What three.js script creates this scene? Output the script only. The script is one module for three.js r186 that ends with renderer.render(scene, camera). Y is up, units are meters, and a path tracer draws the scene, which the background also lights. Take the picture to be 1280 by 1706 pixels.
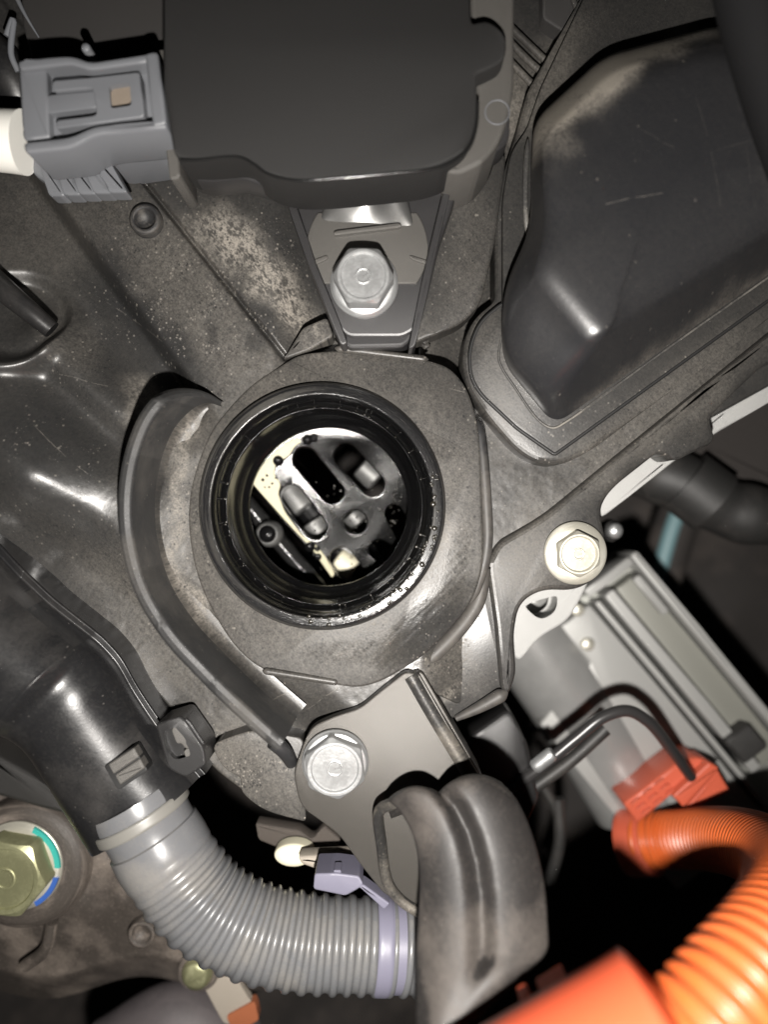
import * as THREE from 'three';
import { mergeGeometries, toCreasedNormals } from 'three/addons/utils/BufferGeometryUtils.js';

// ---------- camera, lamp, exposure ----------
// One unit of the plan below is 0.115 mm; plan heights are measured from the top of the filler plate.
const U = 1.15e-4, H = 1232, CX = 640, CY = 853;
const scene = new THREE.Scene();
scene.background = new THREE.Color(0.0035, 0.0034, 0.0033);
const camera = new THREE.PerspectiveCamera(2 * Math.atan(853 / H) * 180 / Math.PI, 769 / 1024, 0.004, 5);
camera.position.set(0, H * U, 0);
camera.up.set(0, 0, -1);
camera.lookAt(0, 0, 0);
camera.focus = (H + 20) * U;
const renderer = new THREE.WebGLRenderer();
renderer.toneMapping = THREE.LinearToneMapping;
renderer.toneMappingExposure = 1.0;
renderer.shadowMap.enabled = true;
camera.updateProjectionMatrix();
camera.userData.fStop = camera.getFocalLength() / 1000 / 0.0037 ;   // 3.1 mm wide aperture
const FLASH = [14, 1225, 258];                                       // plan x, height, plan z
const flash = new THREE.PointLight(0xfffaf4, 0.19);
flash.position.set(FLASH[0] * U, (FLASH[1] - 6) * U, FLASH[2] * U);
flash.shadow.radius = 0.11; flash.castShadow = true;
flash.shadow.camera.near = 0.004; flash.shadow.camera.far = 1;
scene.add(flash);

// ---------- helpers ----------
const W = (px, py, h = 0) => [(px - CX) * (H - h) / H, (py - CY) * (H - h) / H];
const P = (px, py, h = 0) => { const [x, z] = W(px, py, h); return new THREE.Vector3(x * U, h * U, z * U); };
const clamp = (x, a = 0, b = 1) => Math.min(b, Math.max(a, x));
const sst = (a, b, x) => { const t = clamp((x - a) / (b - a)); return t * t * (3 - 2 * t); };
const lerp = (a, b, t) => a + (b - a) * t;
let seed = 7;
const rnd = () => { seed = (seed + 0x6d2b79f5) | 0; let t = Math.imul(seed ^ (seed >>> 15), 1 | seed); t = (t + Math.imul(t ^ (t >>> 7), 61 | t)) ^ t; return ((t ^ (t >>> 14)) >>> 0) / 4294967296; };
const hash = (x, y) => { let n = Math.imul(x, 374761393) + Math.imul(y, 668265263) | 0; n = Math.imul(n ^ (n >>> 13), 1274126177); return ((n ^ (n >>> 16)) >>> 0) / 4294967296; };
function vn(x, y) {
  const ix = Math.floor(x), iy = Math.floor(y); let fx = x - ix, fy = y - iy;
  fx = fx * fx * (3 - 2 * fx); fy = fy * fy * (3 - 2 * fy);
  const a = hash(ix, iy), b = hash(ix + 1, iy), c = hash(ix, iy + 1), d = hash(ix + 1, iy + 1);
  return a + (b - a) * fx + (c - a) * fy + (a - b - c + d) * fx * fy;
}
const fbm = (x, y, o = 4) => { let s = 0, a = 0.5, t = 0; for (let i = 0; i < o; i++) { s += a * vn(x, y); t += a; x = x * 2.03 + 17.1; y = y * 2.03 + 5.3; a *= 0.5; } return s / t; };

function roundRing(pts, nc = 6, ne = 3) {            // [x, y, radius?] corners -> rounded ring with a fixed count
  const out = [], n = pts.length, ab = [];
  for (let i = 0; i < n; i++) {
    const p = pts[i], a = pts[(i + n - 1) % n], b = pts[(i + 1) % n], r = p[2] ?? 8;
    const la = Math.hypot(a[0] - p[0], a[1] - p[1]) || 1, lb = Math.hypot(b[0] - p[0], b[1] - p[1]) || 1, ka = Math.min(r / la, 0.46), kb = Math.min(r / lb, 0.46);
    ab.push([[p[0] + (a[0] - p[0]) * ka, p[1] + (a[1] - p[1]) * ka], p, [p[0] + (b[0] - p[0]) * kb, p[1] + (b[1] - p[1]) * kb]]);
  }
  for (let i = 0; i < n; i++) {
    const [a, p, b] = ab[i], q = ab[(i + 1) % n][0];
    for (let k = 0; k <= nc; k++) { const t = k / nc, s = 1 - t; out.push([s * s * a[0] + 2 * s * t * p[0] + t * t * b[0], s * s * a[1] + 2 * s * t * p[1] + t * t * b[1]]); }
    for (let k = 1; k < ne; k++) out.push([lerp(b[0], q[0], k / ne), lerp(b[1], q[1], k / ne)]);
  }
  return out;
}
const toPlan = (pts, h) => pts.map(([x, y, r]) => [...W(x, y, h), r]);
function uvPlan(g, tile = 512) {                      // box-projected uv, one tile per `tile` plan units
  if (g.index) g = g.toNonIndexed();
  const p = g.attributes.position, uv = new Float32Array(p.count * 2), s = 1 / (tile * U);
  for (let i = 0; i < p.count; i += 3) {
    const ax = p.getX(i), ay = p.getY(i), az = p.getZ(i), bx = p.getX(i + 1) - ax, by = p.getY(i + 1) - ay, bz = p.getZ(i + 1) - az, cx = p.getX(i + 2) - ax, cy = p.getY(i + 2) - ay, cz = p.getZ(i + 2) - az;
    const nx = Math.abs(by * cz - bz * cy), ny = Math.abs(bz * cx - bx * cz), nz = Math.abs(bx * cy - by * cx);
    for (let k = 0; k < 3; k++) {
      const x = p.getX(i + k), y = p.getY(i + k), z = p.getZ(i + k);
      const [u, v] = ny >= nx * 0.6 && ny >= nz * 0.6 ? [x, z] : nx > nz ? [y, z] : [x, y];
      uv[(i + k) * 2] = u * s; uv[(i + k) * 2 + 1] = v * s;
    }
  }
  g.setAttribute('uv', new THREE.BufferAttribute(uv, 2));
  return g;
}
const GX0 = -760, GX1 = 760, GZ0 = -960, GZ1 = 700;   // plan area of the grime map
const CHAMBER = [150, 740, -840, -80];                // plan area of the chamber's own map
function uvGrime(g, [x0, x1, z0, z1] = [GX0, GX1, GZ0, GZ1]) {
  const p = g.attributes.position, uv = new Float32Array(p.count * 2);
  for (let i = 0; i < p.count; i++) { uv[2 * i] = (p.getX(i) / U - x0) / (x1 - x0); uv[2 * i + 1] = (p.getZ(i) / U - z0) / (z1 - z0); }
  g.setAttribute('uv', new THREE.BufferAttribute(uv, 2));
  return g;
}
// a bevelled slab: outline in plan units, top and bottom heights
function slabPlan(ring, top, bot, bevel = 3, holes = [], seg = 3) {
  const sh = new THREE.Shape(ring.map(([x, z]) => new THREE.Vector2(x, -z)));
  for (const hole of holes) sh.holes.push(new THREE.Path(hole.map(([x, z]) => new THREE.Vector2(x, -z))));
  const g = new THREE.ExtrudeGeometry(sh, { depth: top - bot - 2 * bevel, bevelEnabled: bevel > 0, bevelThickness: bevel, bevelSize: bevel, bevelOffset: -bevel, bevelSegments: seg, curveSegments: 8 });
  g.rotateX(-Math.PI / 2); g.translate(0, bot + bevel, 0); g.scale(U, U, U);
  return toCreasedNormals(g, 0.75);
}
const slab = (pts, top, bot, bevel = 3, holes = []) => slabPlan(roundRing(toPlan(pts, top)), top, bot, bevel, holes.map((q) => roundRing(toPlan(q, top))));
function grid(rows, closedU, caps) {                  // rows of Vector3 -> smooth surface
  const nu = rows[0].length, nv = rows.length, pos = [], idx = [];
  for (const r of rows) for (const v of r) pos.push(v.x, v.y, v.z);
  const m = closedU ? nu : nu - 1;
  for (let j = 0; j < nv - 1; j++) for (let i = 0; i < m; i++) { const a = j * nu + i, b = j * nu + (i + 1) % nu, c = a + nu, d = b + nu; idx.push(a, b, c, b, d, c); }
  for (const [row, dir] of caps ?? []) {
    const r = rows[row], c = new THREE.Vector3(); r.forEach((v) => c.add(v)); c.divideScalar(nu);
    const at = pos.length / 3; pos.push(c.x, c.y, c.z); r.forEach((v) => pos.push(v.x, v.y, v.z));
    for (let i = 0; i < nu; i++) { const a = at + 1 + i, b = at + 1 + (i + 1) % nu; dir > 0 ? idx.push(at, a, b) : idx.push(at, b, a); }
  }
  const g = new THREE.BufferGeometry();
  g.setAttribute('position', new THREE.Float32BufferAttribute(pos, 3)); g.setIndex(idx); g.computeVertexNormals();
  return g;
}
// loft through levels of equal corner count: {h, pts}; crowns the top
function loft(levels, sub = 5, crown = 4, nc = 6, ne = 3) {
  const L = levels.map((l) => { const r = roundRing(toPlan(l.pts, l.h), nc, ne); return r.map(([x, z]) => new THREE.Vector3(x * U, l.h * U, z * U)); });
  const rows = [], n = L[0].length;
  for (let k = 0; k < L.length - 1; k++) for (let s = 0; s < sub; s++) {
    const t = s / sub, row = [];
    for (let i = 0; i < n; i++) {
      const p0 = L[Math.max(0, k - 1)][i], p1 = L[k][i], p2 = L[k + 1][i], p3 = L[Math.min(L.length - 1, k + 2)][i], f = (a, b, c, d) => 0.5 * (2 * b + (c - a) * t + (2 * a - 5 * b + 4 * c - d) * t * t + (3 * b - a - 3 * c + d) * t * t * t);
      row.push(new THREE.Vector3(f(p0.x, p1.x, p2.x, p3.x), f(p0.y, p1.y, p2.y, p3.y), f(p0.z, p1.z, p2.z, p3.z)));
    }
    rows.push(row);
  }
  rows.push(L[L.length - 1]);
  const top = L[L.length - 1], c = new THREE.Vector3(); top.forEach((v) => c.add(v)); c.divideScalar(n);
  for (let k = 1; k <= 6; k++) { const t = k / 6.2; rows.push(top.map((v) => { const w = v.clone().lerp(c, t); w.y += crown * U * (1 - (1 - t) * (1 - t)); return w; })); }
  return grid(rows, true, [[rows.length - 1, -1]]);
}
// tube along points (Vector3), radius(s in plan units, u 0..1, angle)
function tube(points, radius, nSeg, nRad = 32, caps = true, cr = 'centripetal') {
  const c = new THREE.CatmullRomCurve3(points, false, cr), len = c.getLength() / U, rows = [];
  let t0 = null, n = null;
  for (let k = 0; k <= nSeg; k++) {
    const u = k / nSeg, p = c.getPointAt(u), t = c.getTangentAt(u);
    if (!n) { n = new THREE.Vector3(0, 1, 0); n.addScaledVector(t, -n.dot(t)); if (n.lengthSq() < 0.01) n.set(1, 0, 0).addScaledVector(t, -t.x); n.normalize(); }
    else { const ax = new THREE.Vector3().crossVectors(t0, t), s = ax.length(); if (s > 1e-7) n.applyAxisAngle(ax.divideScalar(s), Math.asin(clamp(s))); n.addScaledVector(t, -n.dot(t)).normalize(); }
    t0 = t;
    const b = new THREE.Vector3().crossVectors(t, n), row = [];
    for (let i = 0; i < nRad; i++) { const a = i / nRad * 2 * Math.PI, r = radius(u * len, u, a) * U; row.push(p.clone().addScaledVector(n, Math.cos(a) * r).addScaledVector(b, Math.sin(a) * r)); }
    rows.push(row);
  }
  return grid(rows, true, caps ? [[0, 1], [nSeg, -1]] : []);
}
function lathe(prof, x, y, z, n = 96) {               // [radius, height] profile in plan units
  const g = new THREE.LatheGeometry(prof.map(([r, h]) => new THREE.Vector2(Math.max(r, 1e-4) * U, h * U)), n);
  g.translate(x * U, y * U, z * U);
  return g;
}
const boxAt = (x, y, z, w, h, d, turn = 0) => { const g = new THREE.BoxGeometry(w * U, h * U, d * U); g.rotateY(turn); g.translate(x * U, y * U, z * U); return g; };

// ---------- names, labels ----------
const used = {};
const numbered = (n) => { const k = used[n] = (used[n] ?? -1) + 1; return k ? `${n}_${String(k).padStart(3, '0')}` : n; };
function tag(o, label, category, group, kind) { o.userData = { ...(label && { label }), ...(category && { category }), ...(group && { group }), ...(kind && { kind }) }; return o; }
function thing(name, label, category, group) { const o = new THREE.Group(); o.name = numbered(name); scene.add(o); return tag(o, label, category, group); }
function part(name, geos, mat, parent, label) {
  geos = [].concat(geos);
  const strip = (g) => { g = g.index ? g.toNonIndexed() : g; for (const k of Object.keys(g.attributes)) if (!['position', 'normal', 'uv'].includes(k)) g.deleteAttribute(k); return g.attributes.uv ? g : uvPlan(g); };
  const g = geos.length > 1 ? mergeGeometries(geos.map(strip)) : geos[0].attributes.uv ? geos[0] : uvPlan(geos[0]);
  const o = new THREE.Mesh(g, mat); o.castShadow = o.receiveShadow = true;
  o.name = parent ? name : numbered(name); (parent ?? scene).add(o);
  if (label) o.userData.label = label;
  return o;
}

// ---------- textures ----------
function dataTex(w, h, f, srgb, wrap = true) {
  const d = new Uint8Array(w * h * 4);
  for (let y = 0; y < h; y++) for (let x = 0; x < w; x++) { const c = f(x, y), o = (y * w + x) * 4; for (let k = 0; k < 3; k++) d[o + k] = clamp(Array.isArray(c) ? c[k] : c) * 255 + 0.5; d[o + 3] = 255; }
  const t = new THREE.DataTexture(d, w, h); t.magFilter = t.minFilter = THREE.LinearFilter;
  if (wrap) t.wrapS = t.wrapT = THREE.RepeatWrapping;
  if (srgb) t.colorSpace = THREE.SRGBColorSpace;
  t.needsUpdate = true;
  return t;
}
const enc = (v) => (v <= 0.0031308 ? v * 12.92 : 1.055 * Math.pow(v, 1 / 2.4) - 0.055);
// dust on the valve cover: [photo x, y, half length, half width, turn in degrees, amount, how crusty]
const DUST = [
  [540, 870, 330, 300, 0, 0.30, 0], [300, 470, 230, 75, 50, 0.24, 0.25], [440, 450, 150, 42, 52, 0.85, 1], [345, 380, 55, 40, 45, 0.35, 0.7], [225, 670, 60, 32, 60, 0.42, 0.5],
  [250, 1060, 190, 90, 50, 0.18, 0], [430, 1290, 150, 80, 20, 0.26, 0.1], [760, 1130, 70, 60, 40, 0.16, 0.1], [730, 1185, 60, 16, -25, 0.3, 0.9], [900, 930, 90, 80, 0, 0.18, 0], [1090, 700, 300, 60, -38, 0.22, 0],
  [785, 420, 60, 150, 0, 0.12, 0.2], [820, 120, 60, 130, 0, 0.34, 0.4], [900, 120, 60, 130, 30, 0.25, 0], [840, 640, 40, 120, -10, 0.12, 0], [40, 350, 150, 120, 40, 0.14, 0], [100, 560, 80, 40, 60, 0.16, 0.3], [288, 850, 15, 170, 2, 0.4, 0.4], [320, 1010, 15, 70, -30, 0.35, 0.4], [312, 705, 26, 50, 38, 0.3, 0.5],
  [640, 560, 160, 60, 0, 0.12, 0.3], [730, 880, 22, 80, 10, 0.16, 0],
];
const CLEAN_AND_SHADE = [[715, 1045, 100, 46, -42, 0.7], [225, 535, 190, 40, 50, 0.7], [120, 470, 70, 24, 55, 0.4], [90, 760, 130, 75, 50, 0.45], [345, 545, 34, 16, 60, 0.5], [420, 560, 26, 14, 50, 0.5], [805, 1080, 26, 90, -5, 0.3], [560, 380, 120, 120, 0, 0.3], [250, 800, 20, 160, 8, 0.5], [420, 520, 60, 14, 52, 0.5], [830, 850, 40, 70, 0, 0.3], [960, 790, 60, 25, -38, 0.35]];  // wiped patches; the long valley strip also paints in the shade of its slope
const blob = (b, x, y) => { const a = b[4] * Math.PI / 180, dx = x - b[0], dy = y - b[1], u = (dx * Math.cos(a) + dy * Math.sin(a)) / b[2], v = (-dx * Math.sin(a) + dy * Math.cos(a)) / b[3], q = u * u + v * v; return q > 4 ? 0 : Math.exp(-1.4 * q * q); };
const OIL = [[715, 1045, 115, 50, -42, 0.7], [600, 1085, 120, 26, 0, 0.3], [760, 930, 26, 90, 8, 0.35], [40, 890, 90, 50, 30, 0.35], [330, 1120, 60, 200, -40, 0.2]];
const smear = (x, y) => { let k = 1; for (const b of OIL) { const w = blob(b, x, y); if (w > 0) k *= 1 - b[5] * w * (0.45 + 1.1 * fbm((x * 0.7 + y * 0.7) / 4, (x * -0.7 + y * 0.7) / 40, 2)); } return clamp(k, 0.3, 1); };
function grime(DW, [x0, x1, z0, z1], dust, cleanAndShade, base, dark, pale, flecks, scratches) {
  const dustAt = new Float32Array(DW * DW);
  for (let j = 0; j < DW; j++) for (let i = 0; i < DW; i++) {
    const x = x0 + (i + 0.5) / DW * (x1 - x0) + CX, y = z0 + (j + 0.5) / DW * (z1 - z0) + CY;
    const wx = x + 30 * (vn(x / 37, y / 37) - 0.5), wy = y + 30 * (vn(x / 37 + 91, y / 37) - 0.5);
    let d = base, crust = 0;
    for (const b of dust) { const w = blob(b, wx, wy); if (w > 0) { d += b[5] * w * 0.9; crust += b[6] * w; } }
    for (const b of cleanAndShade) { const w = blob(b, wx, wy); if (w > 0) d *= 1 - b[5] * w; }
    const along = x * 0.64 + y * 0.77, across = x * -0.77 + y * 0.64;
    const streak = fbm(across / 5, along / 60, 3), grain = vn(x / 1.6, y / 1.6), mid = fbm(x / 9, y / 9, 3), big = fbm(x / 60, y / 60, 3);
    let v = d * (0.55 + 0.4 * big + 0.25 * (mid - 0.5) + 0.25 * (streak - 0.5) + 0.7 * (grain - 0.5) + 0.3 * (vn(x / 3.3 + 9, y / 3.3) - 0.5));
    if (crust > 0.02) { const k = 0.45 * fbm(x / 9 + 40, y / 14, 3) + 0.55 * fbm(across / 2.4, along / 4.5, 3), hole = sst(0.36, 0.6, k); v = lerp(v, v * (0.25 + 1.1 * hole), clamp(crust)); }
    if (hash(i, j) > 0.9988) v += 0.3 * hash(j, i);
    dustAt[j * DW + i] = clamp(v);
  }
  const px = (x1 - x0) / DW, put = (x, y, r, v) => {     // a crumb of grit
    const ci = (x - CX - x0) / px, cj = (y - CY - z0) / px * (x1 - x0) / (z1 - z0), R = Math.ceil(r / px);
    for (let b = -R; b <= R; b++) for (let a = -R; a <= R; a++) { const i = Math.round(ci + a), j = Math.round(cj + b); if (i < 0 || j < 0 || i >= DW || j >= DW || a * a + b * b > (r / px) ** 2 + 0.3) continue; const k = j * DW + i; dustAt[k] = v < 0 ? dustAt[k] * (1 + v) : Math.max(dustAt[k], v); }
  };
  for (const [cx, cy, rx, ry, n, v] of flecks) for (let k = 0; k < n; k++) { const q = rnd() * 6.28, e = Math.sqrt(-Math.log(1 - rnd() * 0.98)) * 0.7; const x = cx + rx * e * Math.cos(q), y = cy + ry * e * Math.sin(q), cl = fbm(x / 26 + 7, y / 26, 3); if (cl < 0.36 + 0.34 * rnd()) continue; put(x, y, 0.45 + 1.5 * rnd() ** 4, rnd() < 0.7 ? v * (0.3 + 0.6 * rnd()) : -0.75); }
  for (const [ax, ay, bx, by, v] of scratches) { const n = Math.hypot(bx - ax, by - ay) * 1.4, w = rnd() * 9; for (let k = 0; k < n; k++) { const t = k / n; if (vn(t * 9 + w, w) < 0.3) continue; put(lerp(ax, bx, t) + 5 * (vn(t * 3 + w, 2) - 0.5), lerp(ay, by, t) + 5 * (vn(t * 3, w + 5) - 0.5), 0.6, v * (0.4 + 0.6 * vn(k / 6, w))); } }
  return [dataTex(DW, DW, (i, j) => { const d = dustAt[j * DW + i]; return [0, 1, 2].map((k) => enc(lerp(dark[k], pale[k], d))); }, true, false),
    dataTex(DW / 2, DW / 2, (i, j) => lerp(0.32, 0.66, clamp(dustAt[j * 2 * DW + i * 2] * 1.9)) * smear((i + 0.5) * 2 / DW * (x1 - x0) + x0 + CX, (j + 0.5) * 2 / DW * (z1 - z0) + z0 + CY), false, false)];
}
const [grimeMap, grimeRough] = grime(1600, [GX0, GX1, GZ0, GZ1], DUST, CLEAN_AND_SHADE, 0.07, [0.0185, 0.0187, 0.019], [0.27, 0.246, 0.212],
  [[300, 480, 200, 200, 4200, 0.7], [430, 450, 110, 130, 1200, 0.8], [560, 860, 330, 320, 4200, 0.55], [430, 1290, 140, 100, 3000, 0.75], [740, 1130, 90, 90, 700, 0.7], [120, 760, 200, 220, 1800, 0.4], [1000, 780, 300, 200, 1400, 0.6], [760, 420, 120, 180, 700, 0.6], [290, 900, 90, 260, 900, 0.7]],
  [[505, 1195, 560, 1150, 0.5], [395, 1190, 470, 1160, 0.6], [715, 640, 775, 655, 0.4], [340, 770, 362, 745, 0.6], [560, 1090, 590, 1082, 0.7], [150, 480, 260, 560, 0.4], [60, 700, 150, 790, 0.3], [250, 690, 300, 640, 0.4], [880, 900, 930, 850, 0.4], [470, 640, 440, 615, 0.5], [455, 650, 432, 622, 0.4], [640, 1075, 660, 1060, 0.5], [90, 620, 170, 640, 0.35]]);
const [chamberMap, chamberRough] = grime(800, CHAMBER, [[915, 218, 200, 58, -38, 1.5, 0.1], [1080, 118, 160, 50, -24, 1.3, 0], [890, 290, 40, 50, 0, 0.5, 0], [1170, 560, 330, 34, -36, 0.4, 0.1], [905, 250, 22, 60, 0, 0.4, 0], [1250, 260, 50, 160, 10, 0.1, 0.2]], [[1050, 330, 150, 100, -30, 0.4], [930, 640, 60, 50, 0, 0.7]], 0.035, [0.0165, 0.017, 0.019], [0.27, 0.245, 0.21],
  [[1040, 400, 170, 200, 90, 0.35], [1080, 500, 200, 60, 90, 0.4], [950, 610, 90, 60, 50, 0.4]], [[960, 410, 1050, 392, 0.5], [1090, 250, 1130, 420, 0.16], [1150, 260, 1170, 380, 0.14], [1010, 300, 1060, 330, 0.16], [1120, 330, 1230, 300, 0.15]]);
// tiling maps, 512 plan units a tile
const TN = 512, wrapN = (f) => (x, y) => { const u = x / TN, v = y / TN, a = f(x, y), b = f(x - TN, y), c = f(x, y - TN), d = f(x - TN, y - TN), s = sst(0.75, 1, u), t = sst(0.75, 1, v); return lerp(lerp(a, b, s), lerp(c, d, s), t); };
const cached = (f) => { const a = new Float32Array(TN * TN); for (let y = 0; y < TN; y++) for (let x = 0; x < TN; x++) a[y * TN + x] = f(x, y); return (x, y) => a[y * TN + x]; };
const grainF = cached(wrapN((x, y) => 0.5 * vn(x / 1.7, y / 1.7) + 0.3 * vn(x / 4, y / 4) + 0.2 * fbm(x / 20, y / 20, 3)));
const grainBump = dataTex(TN, TN, (x, y) => grainF(x, y), false);
const speckF = cached(wrapN((x, y) => fbm(x / 60, y / 60, 4)));
const speckMap = (c, dust, amount, fleck = 0.999) => dataTex(TN, TN, (x, y) => { const m = clamp((speckF(x, y) - 0.42) * 3) * amount + (grainF(x, y) - 0.5) * amount * 0.9 + (hash(x >> 1, y >> 1) > fleck ? 0.6 * hash(y >> 1, x >> 1) : 0); const k = clamp(m); return [0, 1, 2].map((i) => enc(lerp(c[i], dust[i], k))); }, true);
const crustF = cached(wrapN((x, y) => fbm(x / 14, y / 14, 5)));
const castBump = dataTex(TN, TN, (x, y) => 0.55 * crustF(x, y) + 0.45 * grainF(x, y), false);
const scratchF = (() => { const a = new Float32Array(TN * TN); for (let k = 0; k < 160; k++) { let x = rnd() * TN, y = rnd() * TN; const t = rnd() * 6.28, l = 10 + rnd() * 60, w = rnd(); for (let s = 0; s < l; s++) { x += Math.cos(t); y += Math.sin(t); a[((y | 0) & 511) * TN + ((x | 0) & 511)] = w; } } return (x, y) => a[y * TN + x]; })();
const roughMap = (lo, hi) => dataTex(TN, TN, (x, y) => lerp(lo, hi, clamp(0.25 + 0.9 * (speckF(x, y) - 0.5) + 0.5 * grainF(x, y) + 0.3 * scratchF(x, y))), false);
const rough5 = roughMap(0.3, 0.62), rough7 = roughMap(0.5, 0.85);

const grimeBump = grainBump.clone(); grimeBump.repeat.set(3, 3.3);

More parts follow.
